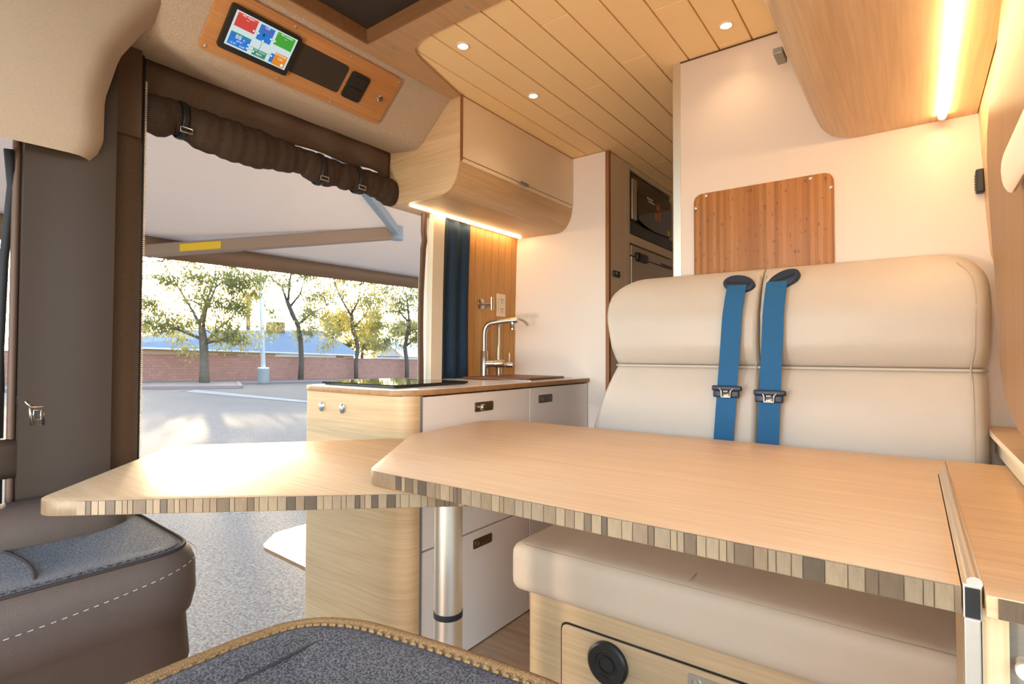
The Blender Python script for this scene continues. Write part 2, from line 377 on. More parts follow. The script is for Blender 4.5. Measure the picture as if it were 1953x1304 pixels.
def lerp(tab, x):
    for (a, b), (c, d) in zip(tab, tab[1:]):
        if x <= c: q = (x-a)/(c-a); q = max(0, min(1, q)); return b+(d-b)*q
    return tab[-1][1]
def text_mesh(bm, s, size, mat, align='CENTER'):
    cu = bpy.data.curves.new('t', 'FONT'); cu.body = s; cu.size = size; cu.align_x = align; cu.align_y = 'CENTER'; cu.resolution_u = 3
    o = bpy.data.objects.new('t', cu); C.objects.link(o)
    dg = bpy.context.evaluated_depsgraph_get(); me = o.evaluated_get(dg).to_mesh()
    t = bmesh.new(); t.from_mesh(me); o.evaluated_get(dg).to_mesh_clear()
    bpy.data.objects.remove(o); bpy.data.curves.remove(cu)
    return merge(bm, t, mat)

# ------------------------------------------------------------------ structure: floor, ceiling, walls
ZC = 2.009
bm = NB(); box(bm, -1.74, .32, 1.22, 3.6, -.04, 0); box(bm, -1.26, .32, 1.0, 1.22, -.04, 0); box(bm, -1.24, .32, -1.7, 1.0, -.04, 0)
obj('floor', bm, 'vinyl', kind='structure')
bm = NB(); box(bm, -1.80, .32, -.55, 3.6, 2.045, 2.075)
ceil = obj('ceiling', bm, 'groove', kind='structure')
joints = {-1: 2.114, 0: 3.0, 1: 1.868, 2: 2.62, 3: 1.74, 4: 1.32, 5: 1.651, 6: 2.3, 7: 1.45, 8: 1.74, 9: 2.2, 10: 1.6, 11: 2.0, 12: 1.5, 13: 1.8}
for k in range(-2, 14):
    x0 = -1.268+.0978*k+.0022; x1 = x0+.0978-.0044
    j = joints.get(k, 2.2)
    for a, b in ((1.13, j-.0008), (j+.0008, 3.58)):
        bm = NB(); box(bm, x0, x1, a, b, ZC, ZC+.04, .0012, 1)
        obj('plank', bm, 'plank', ceil)
# veneer panel around the roof vent, part of the ceiling
bm = NB()
poly = [(-1.392, .3), (-1.346, .3), (-1.346, 1.062), (.12, 1.062), (.12, 1.148)]+roundpoly([(-1.05, 1.148), (-1.262, 1.148), (-1.345, 1.49)], [0, .11, 0], 8)+[(-1.392, 1.49)]
prism(bm, poly, 1.998, 2.008, 'XY')
vp = obj('veneer_panel', bm, 'veneer', ceil)
screws(vp, [(-1.30, 1.128, 1.998), (-.985, 1.112, 1.998), (-.62, 1.112, 1.998)], (0, 0, -1), .0055)
bm = NB(); box(bm, -.72, .12, .2, 1.062, 1.998, 2.008); obj('veneer_panel', bm, 'veneer', ceil)

# left (passenger side) wall: bamboo slat wall behind the counter, rear shell, front B-pillar trim
def xl(z): return lerp([(0, -1.74), (.9, -1.715), (1.3, -1.71), (1.65, -1.70), (2.05, -1.64)], z)
bm = NB(); box(bm, -1.80, -1.735, 1.74, 3.6, 0, 2.06); wl = obj('wall_left', bm, 'white', kind='structure')
ys = [1.915, 1.985, 2.05, 2.11, 2.165, 2.22, 2.275, 2.325]
for a, b in zip(ys, ys[1:]):
    bm = NB(); sheet(bm, lambda u, v: (xl(.9+.78*v)+.002, a+.0012+(b-a-.0024)*u, .9+.78*v), 1, 8, .012); obj('board', bm, 'slat', wl)
bm = NB(); box(bm, -1.80, -1.735, -.6, .32, 0, .95); box(bm, -1.80, -1.735, -.6, .60, 1.80, 2.06); box(bm, -1.8, -1.735, 1.48, 1.75, 1.68, 2.06); box(bm, -1.80, -1.735, .55, 1.5, 1.86, 2.06)
obj('wall_front', bm, 'pillar', kind='structure')
# right (driver side) wall follows the body's curve
xr = lambda z: lerp([(0, .30), (.86, .30), (1.0, .26), (1.15, .19), (1.3, .152), (1.64, .137), (2.06, .09)], z)
bm = NB(); sheet(bm, lambda u, v: (xr(2.06*v), .9+2.7*u, 2.06*v), 1, 24); obj('wall_right', bm, 'oakY', kind='structure', smooth=40)
bm = NB(); box(bm, -1.8, .32, 3.55, 3.6, 0, 2.06); obj('wall_back', bm, 'white', kind='structure')
# white partition behind the bench, metal edge strip on its free side
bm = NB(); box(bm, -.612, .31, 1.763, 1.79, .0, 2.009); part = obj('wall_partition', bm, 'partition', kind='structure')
bm = NB(); box(bm, -.638, -.611, 1.761, 1.793, .0, 2.009, .002); obj('edge_strip', bm, 'alu', part)
bm = NB(); box(bm, -.612, .13, 1.7615, 1.763, 2.004, 2.009); obj('shadow_gap', bm, 'groove', part)

# door opening: metal jamb with seal at the rear edge, sill under it
bm = NB(); sheet(bm, lambda u, v: (xl(.2+1.48*v)+.012, 1.672+.068*u, .2+1.48*v), 2, 12, .03); jm = obj('door_1', bm, 'jamb', kind='structure', smooth=40)
for k, (yy, rr) in enumerate(((1.655, .009), (1.668, .007))):
    bm = NB(); tube(bm, [(xl(z)-.01+.004*math.sin(z*9), yy+(.006 if 1.52 < z < 1.56 else 0), z) for z in [.2+.037*i for i in range(41)]], rr, 8); obj('seal', bm, 'seal', jm, smooth=True)
bm = NB(); box(bm, xl(1.6)+.010, xl(1.6)+.016, 1.70, 1.735, 1.565, 1.61, .001); bk = obj('strike_plate', bm, 'steel', jm)
bm = NB(); lathe(bm, [(.008, 0), (.008, .004), (.004, .007), (0, .007)], (xl(1.6)+.016, 1.717, 1.588), (1, 0, 0), 12); obj('bolt', bm, 'chrome', bk, smooth=40)
# B-pillar trim (dark) with door frame at the far left
bm = NB(); sheet(bm, lambda u, v: (-1.662-.01*math.cos(u*math.pi)+.02*abs(v-.55), .325+.17*u, -.1+1.95*v), 6, 8, .05)
pil = obj('trim_1', bm, 'pillar', kind='structure', smooth=50)
bm = NB(); tube(bm, [(-1.648, .316, -.1+1.7*i/14+0) for i in range(15)], .008, 8); obj('door_seal', bm, 'seal', pil, smooth=True)
bm = NB(); tube(bm, [(-1.655, .297, .95), (-1.66, .296, 1.05), (-1.66, .300, 1.25), (-1.655, .310, 1.42), (-1.64, .30, 1.5)], .009, 8); obj('window_seal', bm, 'rubber', pil, smooth=True)
bm = NB(); box(bm, -1.70, -1.64, .10, .292, .2, .96, .015); obj('door_card', bm, 'pillar', pil)
bm = NB(); rbox(bm, (-1.655, .24, .80), (.03, .10, .045), .02); obj('door_pull', bm, 'pillar', pil, smooth=True)

# ------------------------------------------------------------------ cab lining (felt) over the pillar
edge = [(1.505, .452), (1.515, .462), (1.56, .464), (1.655, .460), (1.76, .482), (1.84, .526), (1.925, .582), (2.03, .64)]
def lining(u, v):
    z = 1.505+.52*v
    ye = lerp(edge, z); y = -.35+(ye+.35)*u
    x = -1.55+.10*v**1.5+.018*math.sin(v*math.pi)*(1-.4*u)-.05*max(0, (u-.93)/.07)**2-.02*max(0, 1-v*9)
    return (x, y, z-.01*(1-u)*(1-v))
bm = NB(); sheet(bm, lining, 40, 26, -.03); cl = obj('trim_2', bm, 'headliner', kind='structure', smooth=60)
bm = NB(); rbox(bm, lining(.72, .72), (.006, .018, .006), .004, mat=None); obj('clip_cover', bm, 'headliner', cl, smooth=True)
# grab strap end cap and dark corner gusset between lining and header
bm = NB(); sheet(bm, lambda u, v: (-1.69, .40+.17*u, 1.62+.24*v), 3, 3, .02); obj('corner_gusset', bm, 'dark', cl)

# ------------------------------------------------------------------ upholstered header over the sliding door
HB = V((-1.555, 0, 1.855)); HE = V((.168, 0, .153)).normalized(); HN = V((0, 1, 0)).cross(HE)
prof = [(-1.73, 1.868), (-1.715, 1.863)]+[(-1.62, 1.8515)]+bez((-1.60, 1.850), (-1.565, 1.847), (-1.545, 1.864), 6)+[(-1.387, 2.008), (-1.387, 2.04), (-1.73, 2.04)]
bm = NB(); prism(bm, prof, .535, 1.488, 'XZ')
obj('trim_3', bm, 'linen', kind='structure', smooth=35)
def hp(y, s, d=0.): return HB+HE*s+V((0, y, 0))+HN*d
def hframe(y, s, d=0.): return frame(hp(y, s, d), (0, 1, 0), HE)
panel = thing('control_panel', 'bamboo control board screwed to the linen header above the sliding door', 'control panel', hp(.958, .02))
F0 = hframe(0, 0)
bm = NB(); prism(bm, roundpoly([(.652, .018), (1.262, .018), (1.262, .197), (.652, .197)], .016, 5), 0, .010, 'XY', .0015, F0)
obj('board', bm, 'bambooY', panel, smooth=35)
screws(panel, [hp(y, s, .010) for y, s in ((.668, .03), (.875, .028), (1.06, .028), (1.25, .028), (1.25, .187), (1.053, .187), (.862, .187))], HN, .0042)
bm = NB(); prism(bm, roundpoly([(.893, .062), (1.066, .062), (1.066, .156), (.893, .156)], [.004, .01, .014, .004], 4), .0085, .0115, 'XY', 0, F0); obj('storage_pocket', bm, 'smoke', panel)
bm = NB(); prism(bm, roundpoly([(1.078, .060), (1.150, .060), (1.150, .152), (1.078, .152)], .012, 5), .010, .016, 'XY', .002, F0); sk = obj('socket', bm, 'black', panel, smooth=35)
bm = NB(); prism(bm, roundpoly([(1.088, .108), (1.140, .108), (1.140, .142), (1.088, .142)], .003, 3), .016, .0195, 'XY', .001, F0); obj('socket_flap', bm, 'smoke2', sk)
bm = NB(); prism(bm, roundpoly([(1.088, .07), (1.140, .07), (1.140, .102), (1.088, .102)], .003, 3), .016, .0195, 'XY', .001, F0); obj('socket_flap', bm, 'smoke2', sk)
bm = NB(); lathe(bm, [(.0125, 0), (.0125, .003), (.0095, .005), (.0095, .0035)], hp(1.217, .108, .010), HN, 24); bt = obj('push_button', bm, 'chrome', panel, smooth=40)
bm = NB(); lathe(bm, [(.009, 0), (.009, .0045), (0, .005)], hp(1.217, .108, .010), HN, 20); obj('button_cap', bm, 'brass', bt, smooth=40)

mon = thing('monitor', 'small touch display lit with coloured power status tiles on the bamboo board', 'monitor', hp(.788, .108, .01))
bm = NB(); prism(bm, roundpoly([(.688, .047), (.888, .047), (.888, .169), (.688, .169)], .008, 4), .0102, .024, 'XY', .0015, F0); obj('bezel', bm, 'black', mon, smooth=35)
def screencol(n, c, s=.36):
    m = glow('screen_'+n, srgb(*c), s); m.node_tree.nodes['Principled BSDF'].inputs['Base Color'].default_value = (.01, .01, .01, 1); return m
SCR = screencol('white', (214, 232, 232)); 
bm = NB(); prism(bm, [(.7005, .063), (.8755, .063), (.8755, .160), (.7005, .160)], .024, .0245, 'XY', 0, F0); scr = obj('screen', bm, SCR, mon)
cols = dict(red=(214, 66, 58), redb=(238, 78, 66), blue=(10, 120, 214), green=(62, 166, 52), greenb=(70, 184, 60), teal=(38, 142, 112), orange=(236, 138, 32), orangeb=(244, 158, 40), grey=(120, 140, 150), white=(245, 250, 250), stripe=(150, 60, 110), dark=(20, 40, 60))
CM = {k: screencol(k, c) for k, c in cols.items()}
SX = lambda u: .7005+.175*u
SY = lambda v: .160-.097*v
def tile(u0, u1, v0, v1, c, d=0.):
    bm = NB(); prism(bm, [(SX(u0), SY(v1)), (SX(u1), SY(v1)), (SX(u1), SY(v0)), (SX(u0), SY(v0))], .0245, .0248+d, 'XY', 0, F0); obj('tile', bm, CM[c], scr)
tile(.03, .345, .03, .10, 'redb'); tile(.03, .345, .10, .42, 'red')
tile(.39, .62, .05, .50, 'blue'); tile(.39, .62, .16, .185, 'stripe', .0002); tile(.47, .50, .27, .36, 'dark', .0002)
tile(.665, .97, .03, .10, 'greenb'); tile(.665, .97, .10, .42, 'green')
tile(.03, .345, .58, .62, 'teal'); tile(.03, .345, .62, .95, 'blue')
tile(.42, .64, .76, .96, 'teal'); tile(.70, .80, .68, .95, 'blue'); tile(.76, .97, .60, .68, 'orangeb', .0002); tile(.76, .97, .68, .97, 'orange', .0002)
bm = NB()
for u0, u1, v0, v1 in ((.345, .70, .758, .768), (.345, .43, .858, .868), (.33, .40, .33, .34), (.60, .68, .33, .34), (.50, .508, .50, .764)):
    prism(bm, [(SX(u0), SY(v1)), (SX(u1), SY(v1)), (SX(u1), SY(v0)), (SX(u0), SY(v0))], .0245, .0247, 'XY', 0, F0)
obj('connection_line', bm, CM['grey'], scr, kind='stuff')
bm = NB()
for u, v in ((.325, .33), (.40, .33), (.605, .33), (.675, .33), (.505, .475), (.33, .76), (.33, .865), (.435, .865), (.715, .765)):
    lathe(bm, [(.0025, 0), (.0025, .0004), (.0012, .0004), (.0012, .0002)], F0 @ V((SX(u), SY(v), .0248)), HN, 12)
lathe(bm, [(.0042, 0), (.0042, .0004), (.0033, .0004), (.0033, .0002)], F0 @ V((SX(.925), SY(.90), .0250)), HN, 16)
for s, u, v, z in (('AC Input', .19, .065, .0085), ('--', .19, .145, .012), ('Off', .50, .095, .010), ('AC Loads', .82, .065, .0085), ('--', .82, .145, .012), ('88', .16, .68, .0165), ('%', .25, .705, .008),
                   ('-87W', .19, .795, .0075), ('13.3V', .11, .885, .0075), ('-6.6A', .25, .89, .0075), ('DC Power', .53, .80, .0075), ('88W', .53, .89, .0085), ('PV Charger', .865, .645, .0068), ('1W', .865, .76, .0105)):
    text_mesh(bm, s, z, F0 @ Matrix.Translation((SX(u), SY(v), .0253)))
obj('lettering', bm, CM['white'], scr, kind='stuff')

# ------------------------------------------------------------------ roof vent recess
vent = thing('roof_vent', 'dark roof vent with a fan behind its wooden frame in the ceiling', 'roof vent', (-1.03, .8, 2.0))
bm = NB(); prism(bm, [(-1.352, .2), (-1.3445, .2), (-1.3445, 1.0605), (-.715, 1.0605), (-.715, 1.068), (-1.352, 1.068)], 1.9975, 2.044, 'XY'); obj('frame', bm, 'ventwood', vent)
bm = NB(); box(bm, -1.346, -.715, .2, 1.062, 2.040, 2.044); obj('smoked_cover', bm, 'smoke', vent)
bm = NB(); tube(bm, [(-1.12+.15*math.cos(a), .80+.15*math.sin(a), 2.034) for a in [2*math.pi*k/40 for k in range(40)]], .014, 8, closed=True); obj('fan_ring', bm, 'smoke2', vent, smooth=True)
bm = NB(); box(bm, -1.00, -.86, .86, .99, 2.028, 2.040, .003); cp = obj('control_pad', bm, 'black', vent)
bm = NB(); tube(bm, [(-1.03, 1.0, 2.036), (-.75, 1.0, 2.036)], .006, 8); obj('bug_screen_edge', bm, 'black', vent, smooth=True)
for k in range(5):
    a = 2*math.pi*k/5; bm = NB(); c, s = math.cos(a), math.sin(a)
    prism(bm, [(-1.12+c*.03-s*.01, .8+s*.03+c*.01), (-1.12+c*.135-s*.035, .8+s*.135+c*.035), (-1.12+c*.135+s*.035, .8+s*.135-c*.035), (-1.12+c*.03+s*.01, .8+s*.03-c*.01)], 2.0385, 2.041, 'XY'); obj('fan_blade', bm, 'smoke2', vent)

# ------------------------------------------------------------------ downlights
for x, y, lab in ((-1.128, 1.261, 'lit ceiling downlight nearest the roof vent panel'), (-1.134, 1.663, 'lit ceiling downlight above the overhead cabinet with the white door'), (-.432, 1.638, 'lit ceiling downlight in front of the white partition')):
    t = thing('ceiling_downlight', lab, 'ceiling light', (x, y, ZC), 'ceiling downlights')
    bm = NB(); lathe(bm, [(.021, 0), (.021, .003), (.0155, .004), (.0155, .001)], (x, y, ZC), (0, 0, -1), 24); obj('rim', bm, 'cream', t, smooth=40)
    bm = NB(); lathe(bm, [(.0155, 0), (.0155, .0032), (0, .0036)], (x, y, ZC), (0, 0, -1), 20); obj('lens', bm, 'lens', t, smooth=40)
    ld = bpy.data.lights.new('downlight', 'SPOT'); ld.energy = SPOT_W; ld.color = (1, .70, .42); ld.spot_size = math.radians(125); ld.spot_blend = 1; ld.shadow_soft_size = .015
    lo = bpy.data.objects.new('downlight_beam', ld); C.objects.link(lo); lo.parent = t; lo.location = (0, 0, -.012)

dash = thing('added_fill_lantern', 'added unseen fill lantern standing on the dashboard between the front seats', 'lantern', (-.95, -1.25, .50))  # lantern added out of view to brighten the interior from the front
bm = NB(); lathe(bm, [(.07, 0), (.07, .03), (.05, .05), (.05, .07)], (-.95, -1.25, .50), seg=24); obj('base', bm, 'black', dash, smooth=40)
bm = NB(); lathe(bm, [(.05, .07), (.095, .12), (.11, .18), (.095, .24), (.05, .29), (0, .30)], (-.95, -1.25, .50), seg=24); obj('globe', bm, glow('fill_lantern_globe', (1, .8, .58, 1), 3), dash, smooth=True)
bm = NB(); box(bm, -1.55, .1, -1.6, -1.05, .30, .498, .03); obj('dashboard', bm, 'black', kind='structure')
std = thing('added_fill_lamp', 'added unseen fill lamp on a thin pole behind the driver seat', 'floor lamp', (-.12, -1.12, 0))  # second lamp added behind the camera as frontal fill
bm = NB(); lathe(bm, [(.11, 0), (.11, .012), (.012, .02), (.010, 1.14)], (-.12, -1.12, 0), seg=20); obj('pole', bm, 'black', std, smooth=40)
bm = NB(); lathe(bm, [(.03, 1.14), (.09, 1.19), (.11, 1.25), (.09, 1.31), (0, 1.36)], (-.12, -1.12, 0), seg=24); obj('globe', bm, glow('lamp_globe', (1, .82, .62, 1), 3), std, smooth=True)
ld = bpy.data.lights.new('added_fill_lamp', 'POINT'); ld.energy = FILL_LAMP_W; ld.color = (1, .85, .68); ld.shadow_soft_size = .14  # fill light, set forward of the added pole lamp's globe
lo = bpy.data.objects.new('fill_lamp_glow', ld); C.objects.link(lo); lo.parent = std; lo.location = (0, .27, 1.25)
ld = bpy.data.lights.new('lantern', 'POINT'); ld.energy = FILL_LANTERN_W; ld.color = (1, .86, .72); ld.shadow_soft_size = .12  # fill light, set forward of the added dashboard globe
lo = bpy.data.objects.new('fill_lantern_glow', ld); C.objects.link(lo); lo.parent = dash; lo.location = (0, .25, .22)

# ------------------------------------------------------------------ overhead cabinet (left) with LED strip
CY0, CY1 = 1.490, 2.320
oc = thing('overhead_cabinet', 'oak overhead cabinet with white lift-up door above the galley counter', 'cabinet', (-1.5, 1.9, 1.645))
endp = [(-1.745, 1.649), (-1.46, 1.645)]+bez((-1.44, 1.645), (-1.362, 1.648), (-1.347, 1.762), 10)+[(-1.347, 2.008), (-1.387, 2.008), (-1.555, 1.858), (-1.60, 1.851), (-1.745, 1.866)]
endp = [(-1.745, 1.649), (-1.46, 1.645)]+bez((-1.44, 1.645), (-1.362, 1.648), (-1.347, 1.762), 10)+[(-1.347, 2.008), (-1.745, 2.008)]
bm = NB(); prism(bm, endp, CY0, CY0+.015, 'XZ', .001); obj('side_panel', bm, 'oakX', oc, smooth=30)
prf = [(-1.745, 1.649), (-1.46, 1.645)]+bez((-1.44, 1.645), (-1.362, 1.648), (-1.347, 1.762), 10)
bm = NB(); strip(bm, prf, CY0+.015, CY1, .012); obj('bottom_panel', bm, 'oakY', oc, smooth=30)
bm = NB(); box(bm, -1.3455, -1.343, CY0+.002, CY0+.014, 1.762, 2.007); obj('edge_band', bm, 'plyedgeZ', oc)
bm = NB(); box(bm, -1.360, -1.3445, CY0+.016, CY1-.002, 1.776, 2.003, .0015); dr = obj('door', bm, 'cream', oc)
bm = NB(); box(bm, -1.360, -1.346, CY0+.016, CY1-.002, 1.757, 1.772, .001); obj('rail', bm, 'cream', oc)
bm = NB(); box(bm, -1.3445, -1.334, 1.86, 1.925, 1.765, 1.778, .003); obj('pull_tab', bm, 'aludark', dr)
bm = NB(); tube(bm, [(-1.647, 1.525, 1.6445), (-1.640, 2.285, 1.6415)], .0042, 8, flat=.7); obj('led_strip', bm, 'led', oc, smooth=True)

# right overhead cabinet
ocr = thing('overhead_cabinet', 'oak overhead cabinet with a thick glowing light strip beside the partition', 'cabinet', (-.1, 1.2, 1.64))
prr = [(.134, 1.64), (-.07, 1.641)]+bez((-.115, 1.641), (-.19, 1.645), (-.213, 1.705), 8)+[(-.232, 1.755), (-.27, 1.868)]
bm = NB(); strip(bm, list(reversed(prr)), .15, 1.7605, .012); obj('bottom_panel', bm, 'oakY', ocr, smooth=30)
bm = NB(); prism(bm, [(-.272, 1.872), (-.256, 1.872), (-.30, 2.004), (-.316, 2.004)], .15, 1.760, 'XZ'); dr2 = obj('door', bm, 'cream', ocr)
bm = NB(); box(bm, -.300, -.275, 1.60, 1.668, 1.858, 1.876, .003); obj('pull_tab', bm, 'aludark', dr2)
bm = NB(); prism(bm, [(.134, 1.642), (-.1, 1.643), (-.21, 1.71), (-.25, 1.80), (-.31, 2.006), (.10, 2.006)], .14, .155, 'XZ'); obj('side_panel', bm, 'oakX', ocr)
bm = NB(); tube(bm, [(.0645, .3, 1.634), (.0645, 1.715, 1.634)], .0085, 10, flat=.8); ls = obj('led_strip', bm, 'led', ocr, smooth=True)
bm = NB(); tube(bm, [(.0645, 1.7155, 1.634), (.0645, 1.728, 1.633)], .007, 10, flat=.8); obj('end_cap', bm, 'cream', ls, smooth=True)

# ------------------------------------------------------------------ tall cabinet with microwave and fridge
tc_ = thing('tall_cabinet', 'tall white cabinet with brown plywood edges at the end of the galley', 'cabinet', (-1.43, 2.8, 0))
bm = NB(); box(bm, -1.735, -1.168, 2.322, 2.338, .0, 2.005); obj('side_panel', bm, 'white', tc_)
bm = NB(); box(bm, -1.168, -1.150, 2.3215, 2.340, 0, 2.006); obj('edge_band', bm, 'plyedgeZ', tc_)
bm = NB(); box(bm, -1.168, -1.1515, 2.341, 2.505, .0, 2.005, .001); fd = obj('filler_door', bm, 'cream', tc_)
bm = NB(); box(bm, -1.1515, -1.145, 2.362, 2.435, 1.412, 1.442, .002); lt = obj('latch', bm, 'black', fd)
bm = NB(); lathe(bm, [(.008, 0), (.008, .004), (.004, .006)], (-1.145, 2.385, 1.428), (1, 0, 0), 14); obj('latch_button', bm, 'chrome', lt, smooth=40)
bm = NB(); box(bm, -1.72, -1.56, 2.34, 3.5, 0, 2.005); box(bm, -1.6, -1.1515, 3.17, 3.2, 0, 2.005); box(bm, -1.168, -1.1515, 2.508, 2.56, 1.0, 2.005); box(bm, -1.168, -1.1515, 2.56, 3.17, 1.608, 1.652); box(bm, -1.168, -1.1515, 2.56, 3.17, 1.985, 2.005)
obj('carcass', bm, 'cream', tc_)
mw = thing('microwave', 'built-in microwave with curved black glass door and a picture sticker', 'microwave', (-1.3, 2.86, 1.66))
bm = NB(); box(bm, -1.50, -1.17, 2.565, 3.165, 1.655, 1.982, .003); obj('body', bm, 'grey', mw)
bm = NB(); box(bm, -1.171, -1.150, 2.568, 3.162, 1.655, 1.715, .002); obj('trim_bar', bm, 'black', mw)
bm = NB(); box(bm, -1.171, -1.153, 2.60, 2.66, 1.735, 1.95, .006); obj('side_bar', bm, 'steel', mw)
bm = NB(); prism(bm, [(2.66, 1.78)]+bez((2.67, 1.745), (2.85, 1.70), (3.14, 1.735), 8)+[(3.14, 1.93)]+bez((3.13, 1.94), (2.85, 1.97), (2.66, 1.90), 8), -1.171, -1.150, 'YZ', .002); dm = obj('door', bm, 'glassblack', mw)
bm = NB()
for a, b, c, d in ((2.78, 2.86, 1.882, 1.892), (2.80, 2.89, 1.868, 1.877)): box(bm, -1.1505, -1.1493, a, b, c, d)
obj('sticker_lines', bm, 'cream', dm)
bm = NB()
for a, b, c, d in ((2.89, 2.925, 1.79, 1.83), (2.935, 2.975, 1.795, 1.84), (2.915, 2.965, 1.85, 1.885)): box(bm, -1.1505, -1.1493, a, b, c, d)
obj('sticker_picture', bm, plain('sticker_orange', srgb(196, 118, 66), .5), dm)
bm = NB(); box(bm, -1.1505, -1.149, 3.085, 3.125, 1.735, 1.765); obj('energy_sticker', bm, 'yellow', dm)
fr = thing('refrigerator', 'silver built-in refrigerator with black latch below the microwave', 'refrigerator', (-1.3, 2.86, .5))
bm = NB(); box(bm, -1.54, -1.172, 2.565, 3.165, .2, 1.602, .003); obj('body', bm, 'grey', fr)
bm = NB(); box(bm, -1.170, -1.148, 2.575, 3.155, .22, 1.540, .004); fdoor = obj('door', bm, 'silver', fr)
bm = NB(); box(bm, -1.170, -1.150, 2.575, 3.155, 1.546, 1.598, .003); obj('top_panel', bm, 'silver', fr)
bm = NB(); rbox(bm, (-1.143, 2.69, 1.545), (.013, .07, .022), .009); obj('latch', bm, 'black', fdoor, smooth=True)
bm = NB(); box(bm, -1.149, -1.146, 2.98, 3.15, 1.548, 1.558); obj('vent_slot', bm, 'black', fdoor)

# ------------------------------------------------------------------ galley cabinet
gx0, gx1, gy0 = -1.778, -1.26, 1.14
gal = thing('galley_cabinet', 'oak and white kitchen galley cabinet standing in the door opening', 'cabinet', (-1.5, 1.7, 0))
pe = [(gx0, 1.60), (gx0, gy0+.02)]+bez((gx0, gy0+.02), (gx0, gy0), (gx0+.02, gy0), 4)[1:]+bez((-1.385, gy0), (gx1, gy0), (gx1, 1.205), 12)+[(gx1, 1.212)]
bm = NB(); strip(bm, list(reversed(pe)), .0, .905, -.014, 'XY'); ep = obj('end_panel', bm, 'oakH', gal, smooth=30)
bm = NB(); box(bm, gx1-.015, gx1+.0015, 1.212, 1.2235, .0, .905); obj('edge_trim', bm, 'aludark', gal)
for lab, x in (('', -1.672), ('', -1.555)):
    bm = NB(); lathe(bm, [(.0165, 0), (.0165, .004), (.0115, .006), (.0115, .003)], (x, gy0-.0005, .853), (0, -1, 0), 24); pb = obj('push_button', bm, 'chrome', ep, smooth=40)
    bm = NB(); lathe(bm, [(.011, 0), (.011, .0065), (.008, .008), (0, .008)], (x, gy0-.0005, .853), (0, -1, 0), 20); obj('button_cap', bm, 'steel', gal, smooth=40)
def front(name, y0, y1, z0, z1):
    bm = NB(); box(bm, gx1-.016, gx1, y0, y1, z0, z1, .0012, 1); return obj(name, bm, 'white', gal)
bm = NB(); box(bm, gx1-.03, gx1-.017, 1.224, 2.318, 0.0, .905); obj('carcass', bm, 'groove', gal)
d1 = front('door', 1.2255, 1.820, .412, .900); d2 = front('drawer', 1.2255, 1.820, .006, .406)
d3 = front('door', 1.8245, 2.312, .412, .900); d4 = front('drawer', 1.8245, 2.312, .006, .406)
def latch(d, y, z, knob=False, w=.105, h=.034):
    bm = NB(); prism(bm, roundpoly([(y, z), (y+w, z), (y+w, z+h), (y, z+h)], .006, 4), gx1, gx1+.0035, 'YZ', .0012); p = obj('latch_plate', bm, 'brass', d, smooth=35)
for d, y, z, k in ((d1, 1.478, .832, True), (d3, 1.888, .834, False), (d2, 1.473, .347, False)):
    bm = NB(); prism(bm, roundpoly([(y, z), (y+.106, z), (y+.106, z+.034), (y, z+.034)], .007, 4), gx1, gx1+.003, 'YZ', .001); p = obj('latch_plate', bm, 'brass' if d is not d3 else 'grey', d, smooth=35)
    bm = NB()
    if k: lathe(bm, [(.006, 0), (.006, .014), (.0115, .016), (.0125, .024), (.009, .028), (0, .0285)], (gx1+.003, y+.02, z+.017), (1, 0, 0), 20)
    else: lathe(bm, [(.010, 0), (.010, .0012), (.008, .002), (.008, .0012)], (gx1+.003, y+.02, z+.017), (1, 0, 0), 20)
    obj('latch_knob', bm, 'nickel', p, smooth=40)
wt = thing('worktop', 'white galley worktop with a bamboo plywood edge and rounded end', 'countertop', (-1.5, 1.7, .906))
wp = roundpoly([(gx0-.008, 1.62), (gx0-.008, gy0-.008), (gx1+.008, gy0-.008), (gx1+.008, 2.320), (-1.715, 2.320), (-1.715, 1.66)], [0, .05, .16, 0, 0, 0], 10)
bm = NB(); prism(bm, wp, .906, .9235, 'XY', .001); obj('core', bm, 'plyedge', wt, smooth=35)
wp2 = roundpoly([(gx0-.007, 1.62), (gx0-.007, gy0-.007), (gx1+.007, gy0-.007), (gx1+.007, 2.319), (-1.714, 2.319), (-1.714, 1.66)], [0, .05, .16, 0, 0, 0], 10)
bm = NB(); prism(bm, wp2, .9235, .925, 'XY'); obj('laminate', bm, 'whitegloss', wt)
hob = thing('cooktop', 'black glass cooktop lying on the rounded end of the worktop', 'cooktop', (-1.55, 1.35, .925))
bm = NB(); prism(bm, roundpoly([(-1.775, 1.205), (-1.368, 1.205), (-1.368, 1.57), (-1.775, 1.57)], .006, 3), .9275, .936, 'XY', .0012); obj('glass_top', bm, 'glassblack', hob)
bm = NB(); box(bm, -1.765, -1.375, 1.213, 1.56, .925, .9275); obj('base', bm, 'black', hob)
bm = NB(); prism(bm, roundpoly([(-1.66, 1.89), (-1.30, 1.89), (-1.30, 2.24), (-1.66, 2.24)], .02, 4), .925, .9275, 'XY', .0006); snk = thing('sink', 'steel sink set into the worktop under a brown wooden board', 'sink', (-1.48, 2.06, .925)); obj('rim', bm, 'steel', snk)
bm = NB(); box(bm, -1.63, -1.33, 1.92, 2.21, .78, .904); obj('basin', bm, 'steel', snk)
bm = NB(); prism(bm, roundpoly([(-1.64, 1.83), (-1.315, 1.90), (-1.315, 2.20), (-1.64, 2.21)], .02, 4), .9275, .936, 'XY', .0015); tag(obj('sink_cover', bm, 'copperwood', smooth=35), 'brown wooden board covering the galley sink', 'cutting board')
